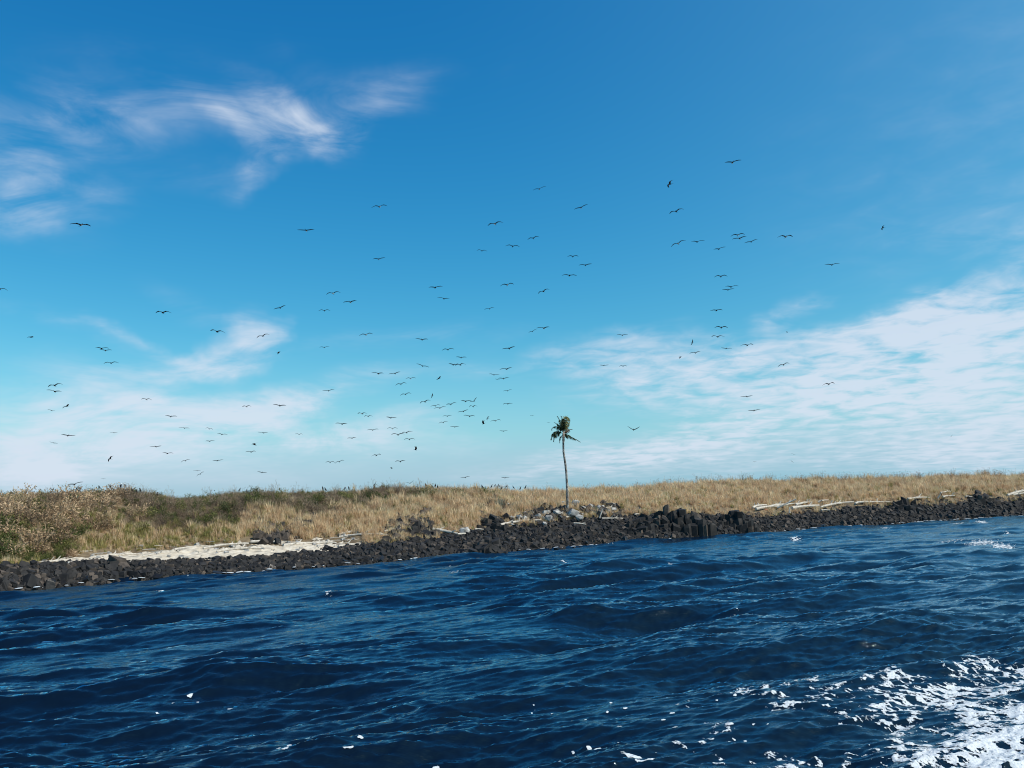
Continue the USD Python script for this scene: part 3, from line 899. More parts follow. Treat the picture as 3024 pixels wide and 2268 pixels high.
# thin dead stalks that break the skyline
n = 1500
p, x, t, hv = veg_points(g, n, 300, 3300, .8, 1.2)
keep = g.random(n) < np.interp(x, [300, 700, 1200, 1700, 2400, 3300], [.0, .10, .1, .18, .55, .7]) * np.clip(.8 + sample(PATCH, p[:, 0], p[:, 1], 22), .1, 1.5)
stalk = []
for _ in range(3):
    parts = []
    for _ in range(4):
        b = np.array([g.normal() * .25, g.normal() * .25, 0])
        parts.append(tube(np.array([b, b + [g.normal() * .05, g.normal() * .05, .8], b + [g.normal() * .16, g.normal() * .16, g.uniform(1.2, 1.6)]]), [.012, .010, .006], 3, False))
        e = parts[-1][0][-1]
        for _ in range(3):
            parts.append(leaf(e + [0, 0, -.2 * g.random()], np.array([g.normal(), g.normal(), .8]) / 1.6, g.normal(size=3), .22, .02))
    stalk.append(join(parts))
instancer('dead_stalks', stalk, [M_TWIG] * 3, p[keep], g.integers(0, 3, keep.sum()), g.uniform(0, 6.28, keep.sum()), g.uniform(.7, 1.15, keep.sum()), label='thin dead stalks sticking up out of the grass on the skyline')

# ------------------------------------------------------------------ the palm
M_TRUNK = speckled('palm_bark', [(.3, (.06, .052, .047)), (.48, (.15, .135, .12)), (.6, (.32, .30, .27)), (.8, (.40, .38, .35))], 3.2, bump=.03)
M_FROND = leafy('palm_leaf', [(.1, (.010, .018, .010)), (.4, (.022, .036, .015)), (.7, (.05, .066, .024)), (.9, (.14, .135, .05))], trans=.12, scale=.9)
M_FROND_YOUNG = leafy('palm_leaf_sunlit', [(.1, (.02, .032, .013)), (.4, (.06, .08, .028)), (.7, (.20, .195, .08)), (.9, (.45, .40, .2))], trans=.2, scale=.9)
M_FROND_DEAD = leafy('palm_leaf_dead', [(.1, (.07, .045, .03)), (.5, (.17, .11, .075)), (.9, (.28, .2, .14))], trans=.15, scale=.9)
M_SHEATH = speckled('palm_sheath', [(.3, (.22, .15, .11)), (.6, (.46, .36, .29))], 6.0)
foot = hit(1677, 1516)
PALM_D = math.hypot(foot[0], foot[1])


def palm_point(zx, zy, depth=0.0):
    d = ray(1560 + zx / 4.88, 1200 + zy / 4.88)
    return EYE + d * ((PALM_D + depth) / math.hypot(d[0], d[1]))


def smooth_path(p, n):
    p = np.asarray(p, float)
    s = np.concatenate([[0], np.cumsum(np.linalg.norm(np.diff(p, axis=0), axis=1))])
    from scipy.interpolate import PchipInterpolator
    return PchipInterpolator(s, p)(np.linspace(0, s[-1], n))


def build_palm():
    t = thing('coconut_palm', foot)
    P = str(t.GetPath())
    path = smooth_path([foot - [0, 0, .3]] + [palm_point(*q) for q in ((567, 1440), (565, 1350), (562, 1200), (550, 980), (530, 800), (508, 640), (505, 520), (506, 430))], 90)
    s = np.linspace(0, 1, 90)
    r = .15 - .05 * s + .10 * np.exp(-s * 26) + .007 * np.where(np.arange(90) % 3 == 0, 1, -.4)
    obj('trunk', tube(path - foot, r, 12), M_TRUNK, P, smooth=40)
    sp = smooth_path([palm_point(*q) for q in ((506, 545), (508, 470), (509, 400), (508, 340))], 14)
    obj('leaf_sheath', tube(sp - foot, np.array([.07, .10, .12, .135, .14, .15, .155, .16, .15, .14, .12, .11, .09, .06]) * g.uniform(.85, 1.15, 14), 9), M_SHEATH, P, smooth=40)
    for i in range(4):
        a = palm_point(508, 440) + g.normal(size=3) * .05
        obj('dead_sheath_strip', leaf(a - foot, np.array([g.uniform(-.3, .3), g.uniform(-.3, .3), -1.0]), np.array([0, -1.0, 0]), g.uniform(.5, .9), .09), M_SHEATH, P)
    fronds = [
        ('d', .50, [(500, 370, 0), (470, 260, .2), (440, 185, .3), (415, 142, .4)]), ('d', .45, [(505, 350, 0), (490, 220, -.2), (480, 165, -.3), (470, 140, -.4)]),
        ('y', .80, [(508, 360, 0), (515, 220, .3), (540, 152, .5), (578, 175, .7), (592, 245, .8)]), ('y', .80, [(508, 370, 0), (520, 230, -.4), (548, 160, -.7), (585, 195, -.9), (585, 290, -1.)]),
        ('d', .75, [(510, 380, 0), (535, 260, .6), (562, 225, .9), (580, 290, 1.1)]), ('d', .45, [(495, 350, 0), (450, 290, -.3), (410, 255, -.5), (372, 232, -.6)]),
        ('d', .60, [(490, 365, 0), (440, 300, .4), (385, 292, .7), (345, 315, .9), (335, 345, 1.)]), ('d', .85, [(488, 390, 0), (440, 365, -.3), (390, 375, -.5), (345, 430, -.6), (325, 480, -.7)]),
        ('d', .75, [(488, 390, 0), (440, 372, .3), (400, 385, .6), (375, 440, .8), (362, 505, .9)]), ('x', .18, [(492, 420, 0), (465, 440, .2), (450, 490, .25), (452, 530, .25)]),
        ('x', .42, [(515, 385, 0), (555, 350, .3), (600, 335, .5), (632, 330, .6)]), ('d', .50, [(518, 390, 0), (570, 415, -.3), (640, 455, -.6), (700, 485, -.8), (746, 515, -.9)]),
        ('d', .45, [(515, 395, 0), (545, 420, .4), (560, 450, .5), (560, 470, .5)]), ('y', .70, [(505, 350, 0), (500, 260, .8), (505, 190, 1.2), (525, 160, 1.4)]),
        ('d', .70, [(505, 355, 0), (496, 250, -.6), (505, 180, -.9), (530, 230, -1.3)]),
    ]
    for kind, size, ctrl in fronds:
        p = smooth_path([palm_point(*q) for q in ctrl], 27) - foot
        parts = [tube(p, np.linspace(.035, .008, 27), 5, False)]
        tan = np.gradient(p, axis=0)
        tan /= np.linalg.norm(tan, axis=1, keepdims=True)
        for i in range(3, 27):
            u = i / 26
            L = .72 * size * (math.sin(min(1, u * 1.15 + .12) * math.pi) ** .6 * .85 + .15) * g.uniform(.8, 1.1)
            side = np.cross(tan[i], [0.25, -.9, .35])
            side /= np.linalg.norm(side) + 1e-9
            for s_ in (-1, 1):
                for j in range(2):
                    d = side * s_ * g.uniform(.55, .9) + tan[i] * g.uniform(.45, .8) + np.array([g.normal() * .12, g.normal() * .25, -.55])
                    d /= np.linalg.norm(d)
                    c = p[i] - tan[i] * j * .04
                    tip = c + d * L + np.array([.06, 0, -.32 * L])
                    mid = c + d * L * .5
                    w = np.cross(d, [g.normal(), g.normal(), g.normal()])
                    w = w / np.linalg.norm(w) * g.uniform(.026, .042)
                    parts.append(([c - w * .6, c + w * .6, mid + w, mid - w, tip], [[0, 1, 2], [0, 2, 3], [3, 2, 4]]))
        f = obj('frond', join(parts), dict(d=M_FROND, y=M_FROND_YOUNG, x=M_FROND_DEAD)[kind], P)
        if kind == 'x':
            tag(f, 'dead brown frond')
        elif kind == 'y':
            tag(f, 'young frond, yellow green in the sun')
    tag(t, 'single tall coconut palm with a wind blown crown standing on the rocky shore', 'palm tree')


build_palm()

# ------------------------------------------------------------------ seabirds
import manifold3d as m3
M_BLACK = look('black_plumage', {'p': ('principled_bsdf', {'base_color': (.010, .010, .011), 'roughness': .8, 'specular_ior_level': .2})}, surface='p.BSDF')
M_WHITE = look('white_plumage', {'p': ('principled_bsdf', {'base_color': (.82, .81, .79), 'roughness': .7})}, surface='p.BSDF')


def m_hull(p):
    return m3.Manifold.hull_points(np.asarray(p, float))


def section(c, chord, thick, fwd=(0, 1, 0)):
    c, fwd = np.asarray(c, float), np.asarray(fwd, float)
    return [c + fwd * chord * .5, c + fwd * chord * .25 + [0, 0, thick], c - fwd * chord * .5, c + fwd * chord * .2 - [0, 0, thick * .5]]


def ball(c, r, sx=1, sy=1, sz=1):
    v = trimesh.creation.icosphere(1, 1.0).vertices * [r * sx, r * sy, r * sz]
    return v + np.asarray(c, float)


def bird_mesh(joints, chords, both=True, fold=None):
    """A frigatebird: long angled wings, slim body, hooked bill and forked tail, as one solid."""
    chain = [((0, .34, .02), .055), ((0, .20, 0), .075), ((0, .02, -.01), .085), ((0, -.16, 0), .055), ((0, -.28, .01), .03)]
    solids = [m_hull(np.vstack([ball(a[0], a[1]), ball(b[0], b[1])])) for a, b in zip(chain, chain[1:])]
    solids.append(m_hull(np.vstack([ball((0, .41, .02), .052), ball((0, .34, .02), .05)])))
    solids.append(m_hull(np.vstack([ball((0, .44, .015), .02), ball((0, .57, 0), .01), ball((0, .585, -.02), .006)])))
    for s in (-1, 1):
        solids.append(m_hull(section((0.01 * s, -.26, .01), .08, .012) + section((.06 * s, -.52, .01), .16, .006) + section((.09 * s, -.66, .01), .02, .004)))
    for s in ((-1, 1) if both else (1,)):
        J = joints if s == 1 or fold is None else fold
        for (a, ca), (b, cb) in zip(zip(J, chords), zip(J[1:], chords[1:])):
            solids.append(m_hull(section((a[0] * s, a[1], a[2]), ca, .03) + section((b[0] * s, b[1], b[2]), cb, .022)))
    return m3.Manifold.batch_boolean(solids, m3.OpType.Add)


CH = [.37, .37, .36, .28, .09]
POSES = {
    'M': [(.02, .06, .02), (.28, .12, .13), (.52, .16, .19), (.82, .02, .16), (1.12, -.2, .04)],
    'F': [(.02, .06, .02), (.28, .12, .07), (.54, .15, .11), (.84, .02, .10), (1.14, -.16, .05)],
    'D': [(.02, .06, .02), (.25, .12, .17), (.48, .15, .25), (.76, .0, .19), (1.02, -.22, -.02)],
    'V': [(.02, .06, .02), (.28, .10, .14), (.54, .12, .29), (.82, .0, .44), (1.08, -.16, .56)],
    'U': [(.02, .06, .02), (.20, .12, .20), (.36, .14, .44), (.48, -.02, .70), (.58, -.22, .92)],
    'S': [(.02, .06, .02), (.20, .12, .06), (.36, .13, -.06), (.46, -.04, -.26), (.50, -.22, -.42)],
}
BIRDS = {}


def proto_bird(key, mesh, white):
    c = class_prim('seabird_' + key)
    usdkit.mesh(stage, f'{c.GetPath()}/body', mesh, M_BLACK, smooth=40)
    if white:
        v = ball((0, .17, -.028), .088, .95, 1.75, .95)
        usdkit.mesh(stage, f'{c.GetPath()}/white_breast', (v, trimesh.creation.icosphere(1, 1.0).faces), M_WHITE, smooth=True)
        if white > 1:
            v = ball((0, .40, .024), .062, 1, 1.1, 1)
            usdkit.mesh(stage, f'{c.GetPath()}/white_head', (v, trimesh.creation.icosphere(1, 1.0).faces), M_WHITE, smooth=True)
    BIRDS[key] = c.GetPath()


for k_, J in POSES.items():
    mesh = bird_mesh(J, CH)
    proto_bird(k_, mesh, 0)
    proto_bird(k_ + 'w', mesh, 1)
proto_bird('Swh', bird_mesh(POSES['S'], CH), 2)


def perched_mesh():
    ch = [((0, .02, .10), .055), ((0, .0, .22), .10), ((0, .05, .36), .085), ((0, .08, .45), .045), ((0, .10, .53), .052)]
    s = [m_hull(np.vstack([ball(a[0], a[1]), ball(b[0], b[1])])) for a, b in zip(ch, ch[1:])]
    s.append(m_hull(np.vstack([ball((0, .14, .53), .02), ball((0, .26, .50), .01), ball((0, .265, .48), .006)])))
    for q in (-1, 1):
        s.append(m_hull(np.vstack([ball((.09 * q, .02, .33), .045, .6), ball((.08 * q, -.10, .14), .04, .6), ball((.03 * q, -.30, -.04), .015)])))
        s.append(m_hull(np.vstack([ball((.04 * q, .02, .10), .02), ball((.05 * q, .03, -.06), .014)])))
    s.append(m_hull(section((0, -.05, .10), .10, .02) + section((0, -.34, -.10), .12, .012)))
    return m3.Manifold.batch_boolean(s, m3.OpType.Add)


pm = perched_mesh()
for key, wh in (('P', 0), ('Pw', 1)):
    c = class_prim('seabird_' + key)
    usdkit.mesh(stage, f'{c.GetPath()}/body', pm, M_BLACK, smooth=40)
    if wh:
        for nm, v in (('white_head', ball((0, .10, .53), .062, 1, 1.1, 1.05)), ('white_breast', ball((0, .06, .34), .086, .95, 1, 1.2))):
            usdkit.mesh(stage, f'{c.GetPath()}/{nm}', (v, trimesh.creation.icosphere(1, 1.0).faces), M_WHITE, smooth=True)
    BIRDS[key] = c.GetPath()

# x, y, wing span in pixels, tilt in degrees (right wing up), pose; w = white breast; B = banking steeply; S = seen from the side; U = side view, wing raised
FLOCK = '''239 665 49 8 Fw;1 854 32 -5 M;91 996 20 0 Bl;301 1029 33 5 M;312 1035 30 4 Mw;481 924 40 0 M;328 1073 37 5 M;162 1139 35 12 M;161 1156 36 -6 M;432 1180 27 -3 Mw;196 1200 23 15 Bl
151 1212 18 -10 F;505 1230 31 0 Mw;201 1286 33 -4 Fw;159 1308 20 -10 F;336 1278 19 8 F;460 1319 29 4 F;495 1339 28 0 M;326 1355 17 50 Br;305 1414 12 5 F;221 1430 39 14 Mw;970 1154 34 7 M
728 1201 25 3 Mw;826 1198 37 -3 M;544 1264 28 -5 F;618 1267 22 -10 D;656 1283 28 -3 M;620 1303 24 6 M;777 1278 28 -4 F;883 1283 24 -3 D;751 1310 18 5 Sw;741 1335 31 3 D;548 1361 25 20 M
643 1360 28 6 F;582 1390 20 -2 F;592 1400 23 35 M;774 1395 26 -6 F;975 1366 29 3 D;1003 1364 28 20 M;1009 1252 34 -3 M;1116 1103 35 -5 Mw;1166 1103 34 10 M;1213 1118 30 6 Mw
1184 1135 33 12 M;1198 1165 33 12 M;1248 1081 38 -14 M;1296 1117 17 25 Bl;1276 1169 13 50 Bl;1255 1187 32 14 M;1286 1199 29 11 M;1299 1205 36 10 Mw;1332 1194 34 13 D;1069 1222 28 -1 Mw
1087 1230 25 0 Mw;1155 1234 30 -2 M;1159 1266 31 0 Mw;1101 1270 33 6 M;1175 1284 42 2 D;1201 1278 33 10 M;1039 1294 26 6 M;1209 1298 32 3 M;1226 1328 15 0 Ul;1112 1345 28 11 M;1182 1363 33 5 D
1156 1381 10 -20 S;1211 1427 23 12 V;1246 1003 37 -2 M;1323 1033 36 7 M;1503 1029 38 8 M;1362 1056 31 0 M;1340 1077 32 -2 M;1359 1078 34 3 D;1495 1090 37 5 M;1459 1107 31 -4 M;1487 1118 33 3 Mw
1469 1120 14 0 F;1499 1154 26 10 Mw;1499 1193 28 2 F;1376 1185 32 2 M;1400 1185 25 33 V;1397 1201 27 0 D;1368 1215 31 13 M;1321 1229 27 5 M;1386 1229 34 -5 M;1309 1248 27 10 M;1441 1235 13 50 Br
1429 1251 15 0 Ur;1464 1243 31 9 Mw;1343 1261 27 4 M;1487 1273 24 2 F;1620 1247 11 -3 F;1374 1410 28 8 M;1492 1411 24 3 F;1571 1228 13 0 F;1121 611 45 12 Mw;904 680 46 2 Fw;1119 765 36 10 Mw
984 867 41 8 Mw;1034 892 39 6 Mw;827 909 34 20 M;958 918 33 3 M;641 980 41 -9 M;776 993 36 16 M;1081 989 40 11 Mw;958 1026 28 5 M;822 1040 15 0 Sl;1593 558 39 17 Mw;1716 613 42 20 Mw
1462 662 45 8 Mw;1575 704 35 12 M;1514 728 41 -3 M;1423 741 30 -6 M;1692 758 33 4 M;1729 783 38 3 M;1682 814 43 0 F;1286 849 41 9 M;1498 842 41 11 Mw;1605 861 35 16 M;1310 882 36 -9 M
1445 912 31 12 M;1605 969 38 0 Mw;1573 979 26 22 M;2164 479 45 9 Mw;1979 544 27 45 Kr;1997 625 42 9 M;2003 720 44 18 Mw;2060 714 38 7 M;2124 735 34 15 M;2179 695 39 6 Mw;2184 704 40 4 Mw
2218 714 37 12 M;2320 700 41 3 Mw;2608 673 18 40 Kr;2457 782 39 2 M;2129 817 37 2 M;2116 917 34 5 F;2130 968 38 -2 M;2119 995 37 -6 M;1838 990 33 1 Mw;2044 1011 13 60 Kl;2145 1029 30 -2 F
2207 1020 35 6 M;2053 1042 32 6 M;2008 1054 13 0 Sl;1784 1079 26 2 F;1840 1082 25 4 D;2205 1171 33 1 F;2227 1212 34 4 F;1871 1269 37 -3 V;2160 847 36 4 M;2150 856 34 2 M;2324 980 8 0 S
2314 1078 33 16 M;2448 1135 33 10 M;2810 1288 10 40 M;2343 1341 12 -12 F;2339 1363 8 -40 F;2228 1364 11 8 M'''


def bird_zone(x, y):
    if y < 1000:
        col_ = ('far left' if x < 400 else 'left centre' if x < 880 else 'above the dense flock' if x < 1340 else 'above the palm' if x < 1800 else 'high right of the palm' if x < 2260 else 'far right')
        row_ = 'sky top' if y < 720 else 'upper sky' if y < 880 else 'middle sky'
        return f'{row_}, {col_}'
    col_ = ('far left' if x < 260 else 'left hump of scrub' if x < 420 else 'dip in the scrub' if x < 600 else 'left driftwood' if x < 800 else 'sand end' if x < 1060 else
            'middle of the shore' if x < 1180 else 'gap left of the palm' if x < 1300 else 'low basalt hollow' if x < 1400 else 'grassy slope' if x < 1640 else 'palm and right of it' if x < 1900 else
            'stepped outcrop' if x < 2110 else 'long driftwood heap' if x < 2300 else 'far right shore')
    row_ = 'high' if y < 1120 else 'midway' if y < 1240 else 'low' if y < 1340 else 'very low'
    return f'{row_} over the {col_}'


def finish_labels(entries):
    """(prim, label without place, place, x): numbers the ones that would read alike from left to right."""
    seen = {}
    for e in entries:
        seen.setdefault((e[1], e[2]), []).append(e)
    for (a, b), es in seen.items():
        es.sort(key=lambda e: e[3])
        for k, e in enumerate(es):
            left, right = k, len(es) - 1 - k
            o = '' if len(es) == 1 else (', left one of two', ', right one of two')[k] if len(es) == 2 else f', {NTH[left]}left' if left <= right else f', {NTH[right]}right'
            o = o.replace('first from ', '').replace(', left', ', leftmost' if o.endswith('first from left') else ', left').replace(', right', ', rightmost' if o.endswith('first from right') else ', right')
            lab = f'{a} {b}{o}'
            if len(lab.split()) > 16:
                print('LONG', lab)
            tag(e[0], lab, e[4], e[5])


NTH = [w + ' from ' for w in 'first second third fourth fifth sixth seventh eighth ninth tenth eleventh twelfth thirteenth fourteenth fifteenth sixteenth seventeenth'.split()]
finish_labels(LATER)
entries = []
gb = np.random.default_rng(3)
for line in FLOCK.replace('\n', ';').split(';'):
    x, y, span, tilt, pose = line.split()
    x, y, span, tilt = float(x), float(y), float(span), float(tilt)
    d = ray(x, y)
    white = 'w' in pose
    k = pose[0]
    yaw = gb.uniform(-24, 24) + (180 if gb.random() < .35 else 0)
    e_ = math.degrees(math.asin(d[2])) - gb.uniform(13, 21)
    pitch, real, body = (e_ if abs(yaw) < 90 else -e_), 2.24, k
    what = 'gliding seabird,'
    if k == 'D':
        what = 'gliding seabird with arched wings,'
    elif k == 'F':
        what = 'gliding seabird with flat wings,'
    if abs(tilt) >= 11 and k in 'MD':
        what = f'gliding seabird tilted {"left" if tilt > 0 else "right"},'
    side = -1 if pose.endswith('l') else 1
    if k == 'V':
        what = 'seabird with V-raised wings,'
    if k == 'S':
        what, yaw, real = 'side-on seabird, wings down,', side * -80, 1.3
    elif k == 'U':
        what, yaw, real = 'side-on seabird, wing raised,', side * -75, 1.35
    elif k in 'BK':
        what = 'steeply banking seabird,'
        body, yaw, real = 'M', side * -62, 1.65
        tilt = tilt if k == 'B' else tilt + 8
        white = white or (k == 'K' and pose.endswith('r'))
    if white:
        what = 'white-breasted ' + what
    dist = np.clip(real * F / span * (math.cos(math.radians(yaw)) ** 2 * .5 + .5 if k in 'MFDV' else 1), 85, 420)
    s = span * dist / F / real if dist in (85, 420) else 1.0
    loc = EYE + d * dist
    az = math.atan2(d[0], d[1]) + math.radians(yaw)
    fwd = np.array([math.sin(az) * math.cos(math.radians(pitch)), math.cos(az) * math.cos(math.radians(pitch)), math.sin(math.radians(pitch))])
    flip = -1 if abs(yaw) > 90 else 1
    rl = math.radians((tilt - 2.4)) * flip
    rt = np.cross(fwd, [0, 0, 1.0])
    rt /= np.linalg.norm(rt)
    up = np.cross(rt, fwd)
    rt, up = rt * math.cos(rl) + up * math.sin(rl), up * math.cos(rl) - rt * math.sin(rl)
    q = copy_of('seabird', BIRDS[body + ('w' if white else '')], loc, np.array([rt, fwd, up]), max(s, .75))
    entries.append((q, what, bird_zone(x, y), x, 'bird', 'seabirds circling over the island'))
finish_labels(entries)

PERCHED = '293 1442 w;357 1440 w;369 1438 w;325 1441 b;227 1447 b;391 1454 b;403 1455 b;414 1453 b;464 1464 b;708 1450 b;729 1454 b;826 1448 w;953 1447 b;961 1449 b;1019 1446 w;1030 1446 w;1107 1435 b;1105 1443 b;1257 1437 b;1278 1442 b;1286 1439 b;1292 1442 b;1424 1442 b;1452 1440 b;1462 1438 b;1468 1441 b;1473 1438 b;1482 1445 w;1497 1439 w;1516 1443 b;1537 1446 b;1552 1443 b'
entries = []
for line in PERCHED.split(';'):
    x, y, w = line.split()
    x, y = float(x), float(y)
    th = theta(x, y)
    rw, o_r, z_r, o_s, z_s, o_z, z_z, hv = col(th)
    d = ray(x, y - 4)
    loc = EYE + d * ((rw + o_z - 1.2) / math.hypot(d[0], d[1])) - [0, 0, .12]
    q = copy_of('perched_seabird', BIRDS['Pw' if w == 'w' else 'P'], loc, float(gb.uniform(-100, 100)), gb.uniform(.52, .7))
    place_ = 'on the left hump of scrub' if x < 480 else 'above the sand strip' if x < 900 else 'above the sand end' if x < 1060 else 'above the middle driftwood' if x < 1350 else 'left of the palm'
    entries.append((q, f'{"white headed" if w == "w" else "black"} seabird perched on the skyline', place_, x, 'bird', 'seabirds perched on the scrub'))
finish_labels(entries)

# ------------------------------------------------------------------ foam
M_FOAM = look('sea_foam', {
    'geo': ('geometry', {}), 'n': ('noise_texture', {'scale': 26.0, 'detail': 4.0, 'roughness': .65}), 'r': ('rgb_ramp', {'ramp': [(.3, (.40, .46, .51)), (.55, (.58, .605, .63)), (.8, (.66, .675, .69))]}),
    'b': ('bump', {'strength': .7, 'distance': .03}), 'p': ('principled_bsdf', {'roughness': .75}),
    # thin films of bubbles let the water show through
    'cover': ('attribute', {'attribute': 'cover'}), 'v': ('voronoi_texture', {'scale': 15.0, 'feature': 'distance_to_edge'}), 'lace': ('math', {'math_type': 'multiply_add', 'value2': -1.6}),
    'fine': ('math', {'math_type': 'multiply_add', 'value2': .7}), 'a': ('map_range', {'range_type': 'smoothstep', 'from_min': .26, 'from_max': .72, 'to_min': 0, 'to_max': 1, 'clamp': True}),
    't': ('transparent_bsdf', {}), 'mix': ('mix_closure', {})},
    [('geo.position', 'n.vector'), ('geo.position', 'v.vector'), ('n.fac', 'r.fac'), ('r.color', 'p.base_color'), ('n.fac', 'b.height'), ('b.normal', 'p.normal'),
     ('v.distance', 'lace.value1'), ('cover.fac', 'lace.value3'), ('n.fac', 'fine.value1'), ('lace.value', 'fine.value3'), ('fine.value', 'a.value'), ('a.result', 'mix.fac'),
     ('t.BSDF', 'mix.closure1'), ('p.BSDF', 'mix.closure2')], surface='mix.closure')
N1, N2, N3 = noise_tile(1024, 1.55, 41, 3), noise_tile(1024, 1.6, 42, 8), noise_tile(1024, 2.0, 43, 5)


def foam_mesh(blobs, step, thick, warp=.35, lo=.0, grain=.32, holes=.0):
    """Foam lying on the waves: blobs (x, y, half width, half height, tilt, weight) seen from the boat, broken up by noise."""
    out = []
    cs = []
    for x, y, rx, ry, tilt, w in blobs:
        c = sea(x, y)
        ca, sa = math.cos(math.radians(tilt)), math.sin(math.radians(tilt))
        a = sea(x + rx * ca, y - rx * sa) - c
        b = sea(x - ry * sa, y - ry * ca) - c
        cs.append((c[:2], np.linalg.inv(np.stack([a[:2], b[:2]], 1)), w, np.abs(a[:2]) + np.abs(b[:2])))
    lo_ = np.min([c - e for c, _, _, e in cs], 0) - .4
    hi_ = np.max([c + e for c, _, _, e in cs], 0) + .4
    X, Y = np.meshgrid(np.arange(lo_[0], hi_[0], step), np.arange(lo_[1], hi_[1], step), indexing='ij')
    wx, wy = X + warp * sample(N1, X, Y, 7.0), Y + warp * 1.3 * sample(N1, X + 31, Y + 17, 7.0)
    fld = np.full(X.shape, -1.0)
    for c, inv, w, e in cs:
        u = inv[0, 0] * (wx - c[0]) + inv[0, 1] * (wy - c[1])
        v_ = inv[1, 0] * (wx - c[0]) + inv[1, 1] * (wy - c[1])
        fld = np.maximum(fld, w * (1.15 - np.hypot(u, v_)))
    web = np.abs(sample(N3, X * .8 + Y * .3, Y * .8, 3.1))
    fld = fld + grain * sample(N2, X, Y, 3.3) * .6 + holes * (.55 - web) - lo
    n, m = X.shape
    fv = fld.ravel() + .24
    cover = np.clip(fv / .58, 0, 1)
    px, py, pz = sea_surface(X.ravel(), Y.ravel())
    lump = np.clip(fv - .24, 0, 1.2)
    pz = pz + .008 + thick * lump * (1 + .5 * sample(N1, X.ravel(), Y.ravel(), 2.6))
    P = np.stack([px, py, pz], 1)
    # cut the triangles along fld = 0 so that edges are smooth
    i = np.arange(n * m).reshape(n, m)[:-1, :-1].ravel()
    tri = np.vstack([np.stack([i, i + m, i + m + 1], 1), np.stack([i, i + m + 1, i + 1], 1)])
    pos = fv[tri] > 0
    k = pos.sum(1)
    V, Fc, Cv = [P], [tri[k == 3]], [cover]
    base = len(P)
    for cnt in (1, 2):
        t = tri[k == cnt]
        if not len(t):
            continue
        lone = np.argmax(pos[k == cnt] if cnt == 1 else ~pos[k == cnt], 1)
        r_ = np.arange(len(t))
        a, b, c = t[r_, lone], t[r_, (lone + 1) % 3], t[r_, (lone + 2) % 3]

        def cut(p, q):
            s = fv[p] / (fv[p] - fv[q])
            return P[p] + (P[q] - P[p]) * s[:, None]
        ab, ac = cut(a, b), cut(a, c)
        V += [ab, ac]
        Cv.append(np.zeros(2 * len(t)))
        ia, ic = base + r_, base + len(t) + r_
        base += 2 * len(t)
        if cnt == 1:
            Fc.append(np.stack([a, ia, ic], 1))
        else:
            Fc += [np.stack([b, c, ic], 1), np.stack([b, ic, ia], 1)]
    V, Fc = np.vstack(V), np.vstack(Fc)
    used, inv = np.unique(Fc, return_inverse=True)
    return V[used], inv.reshape(-1, 3), np.concatenate(Cv)[used]


def foam_obj(name, mesh, label):
    prim = obj(name, mesh[:2], M_FOAM, smooth=True)
    UsdGeom.PrimvarsAPI(prim).CreatePrimvar('cover', Sdf.ValueTypeNames.FloatArray, 'vertex').Set(Vt.FloatArray.FromNumpy(np.asarray(mesh[2], np.float32)))
    tag(prim, label, None, None, 'stuff')


WAKE = [(2960, 2200, 150, 70, 35, 1.5), (2900, 2110, 60, 40, 30, 1.25), (2830, 2170, 110, 36, 35, 1.3), (2740, 2230, 100, 34, 35, 1.0), (2690, 2260, 60, 26, 20, .9), (3040, 2260, 160, 70, 10, 1.5), (2960, 2270, 120, 50, 20, 1.4),
        (3060, 2110, 90, 40, 10, .9), (2990, 2085, 80, 22, 8, .8), (2860, 2080, 110, 20, -10, .85), (2780, 2060, 70, 16, -15, .8), (2700, 2040, 150, 14, 6, .75), (2850, 2030, 150, 15, 10, .8), (2960, 2035, 90, 16, 8, .75),
        (2980, 2000, 90, 12, 8, .7), (2650, 2015, 60, 9, 5, .65), (2620, 2075, 110, 9, 14, .7), (2700, 2080, 40, 24, -40, .75), (2920, 1975, 40, 12, 0, .6), (3010, 1975, 50, 10, 0, .6), (2855, 1990, 35, 9, 0, .55),
        (2630, 2112, 70, 9, 5, .7), (2690, 2130, 50, 18, 30, .7), (2670, 2190, 60, 18, -15, .75), (2740, 2185, 60, 10, 5, .6), (2870, 1965, 16, 9, 0, .55), (2800, 2125, 16, 8, 0, .55), (2530, 2210, 40, 12, 20, .65), (2580, 2215, 20, 8, 0, .5),
        (2330, 2255, 45, 14, 25, .7), (2370, 2222, 60, 9, 0, .75), (2420, 2228, 35, 8, -15, .65), (2150, 2244, 38, 9, 5, .7), (2088, 2231, 18, 7, 0, .6), (2325, 2096, 38, 9, 12, .65), (2200, 2057, 48, 8, 6, .65), (2450, 2067, 48, 8, 3, .65),
        (2037, 2083, 12, 6, 0, .55), (2500, 2125, 10, 6, 0, .5), (2360, 2025, 60, 6, 12, .6), (2460, 2035, 30, 6, 0, .55), (2440, 2050, 45, 5, 0, .5), (2500, 2110, 26, 5, 5, .5), (2130, 2160, 36, 6, 5, .55), (2120, 2190, 14, 6, 0, .5),
        (2013, 2210, 11, 9, 0, .55), (2340, 2265, 30, 7, 10, .55), (2550, 2257, 26, 7, -10, .55), (2430, 2090, 60, 4, 10, .45), (2280, 2070, 30, 4, 5, .45), (3080, 2200, 180, 80, 20, 1.1), (2900, 2330, 260, 70, 15, 1.1)]
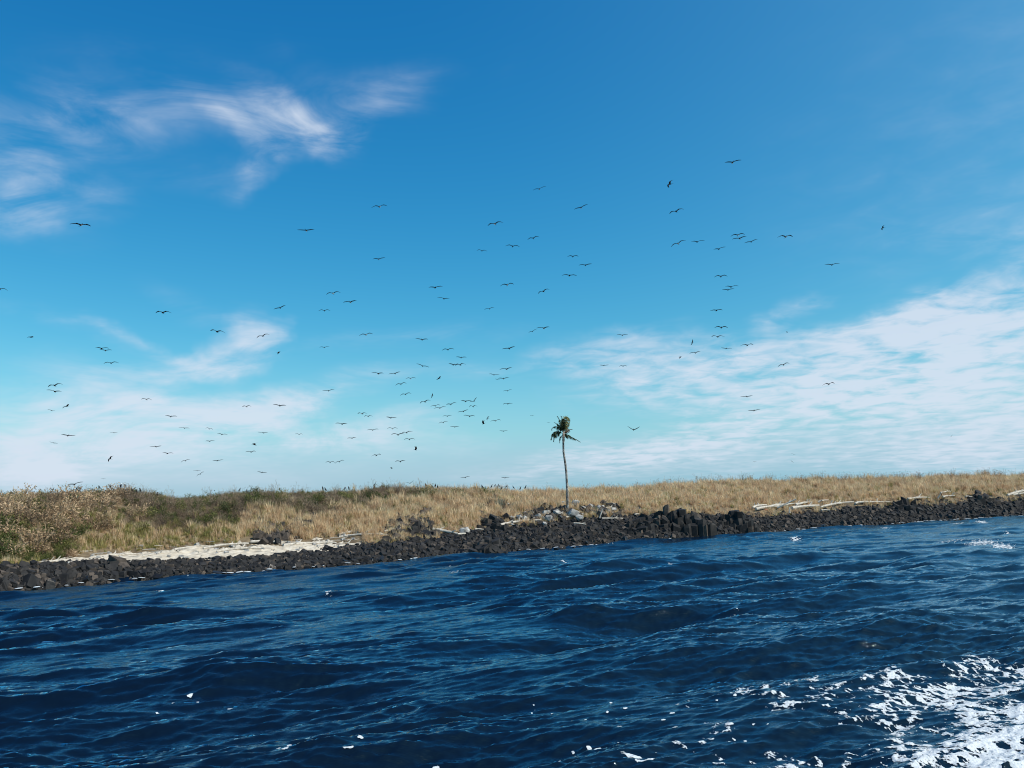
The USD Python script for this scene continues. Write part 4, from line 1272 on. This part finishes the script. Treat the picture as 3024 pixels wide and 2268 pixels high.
SPECKS = [(1070, 2218, 8, 5), (1036, 2254, 12, 4), (1250, 2263, 12, 4), (1285, 2250, 9, 3), (1757, 2218, 12, 6), (1732, 2198, 8, 3), (1876, 2250, 26, 7), (1915, 2257, 30, 5), (1825, 2185, 5, 3), (1795, 2183, 5, 3), (1626, 2095, 4, 3), (1842, 2099, 5, 4),
          (1806, 2099, 4, 3), (1640, 2252, 5, 3), (1712, 2252, 6, 3), (1685, 2205, 5, 3), (563, 2059, 8, 3), (517, 2076, 6, 3), (465, 2099, 5, 3), (587, 2067, 4, 2), (682, 2075, 7, 3), (942, 2238, 11, 6), (858, 2237, 7, 4), (843, 2262, 8, 5),
          (820, 2253, 6, 4), (755, 2222, 6, 3), (886, 2255, 6, 3), (932, 2247, 4, 3), (1985, 2118, 8, 3), (1992, 2160, 8, 3), (1960, 2137, 6, 3), (1833, 2155, 7, 3)]
gf = np.random.default_rng(17)
for _ in range(20):
    SPECKS.append((gf.uniform(1550, 2650), gf.uniform(2010, 2268), gf.uniform(2, 5), gf.uniform(1.5, 3)))
wake = foam_mesh(WAKE, .015, .018, warp=.16, lo=.36, grain=.28, holes=.66)
flecks = foam_mesh([(x, y, a * .9, b * .45, gf.uniform(-5, 15), .9) for x, y, a, b in SPECKS if y > 2000], .014, .004, warp=.02, grain=.06)
foam_obj('wake_foam', wake, 'white foam of the boat wake drifting in patches at the lower right')
foam_obj('foam_flecks', flecks, 'small flecks of foam floating on the near water')
CAPS = [(2900, 1603, 28, 3.5, 2), (2975, 1612, 14, 3, 0), (2960, 1609, 22, 4, 0), (2810, 1600, 26, 2.5, 5), (1325, 1673, 6, 1.0, 0), (1345, 1690, 12, 1.5, 0), (1670, 1656, 7, 1.2, 0), (1988, 1662, 6, 1.1, 0), (2172, 1800, 5, 2, 0),
        (2350, 1598, 10, 1.4, 0), (2820, 1548, 14, 1.6, 5), (2900, 1542, 12, 1.5, 0), (972, 1759, 4, 2, 0), (480, 1752, 14, 1.5, 0), (2615, 1562, 8, 2, 0), (2980, 1574, 8, 1.6, 0)]
foam_obj('whitecaps', foam_mesh([(*c, .5) for c in CAPS], .05, .02, warp=.12, grain=.5, lo=.2), 'small breaking wave tops out on the channel')


def shore_foam():
    parts = []
    x = -150.0
    while x < 3200:
        L = gf.uniform(3, 20)
        if gf.random() < np.interp(x, [0, 800, 1500, 3000], [.25, .35, .5, .65]):
            th = theta(x + L / 2)
            rw = float(col(th)[0])
            w = L * rw / F
            off = gf.uniform(-.85, .1)
            c = np.array([math.sin(th) * (rw + off), math.cos(th) * (rw + off), gf.uniform(.03, .16)])
            v = trimesh.creation.icosphere(2, 1.0).vertices * [w / 2, .14, gf.uniform(.015, .045)]
            v = v * (1 + .8 * (fbm(v * 5 + x, 3)[:, None] - .5))
            v = v + np.array([0, 0, 1]) * .02 * np.sin(v[:, :1] * 4 + x)
            a = -th + gf.uniform(-.1, .3)
            rot = np.array([[math.cos(a), -math.sin(a), 0], [math.sin(a), math.cos(a), 0], [0, 0, 1]])
            parts.append((v @ rot.T + c, trimesh.creation.icosphere(2, 1.0).faces))
        x += L * gf.uniform(.7, 1.6)
    return join(parts)


v, f = shore_foam()
foam_obj('shore_foam', (v, f, np.full(len(v), .9)), 'thin broken line of white foam where the sea meets the rocks')
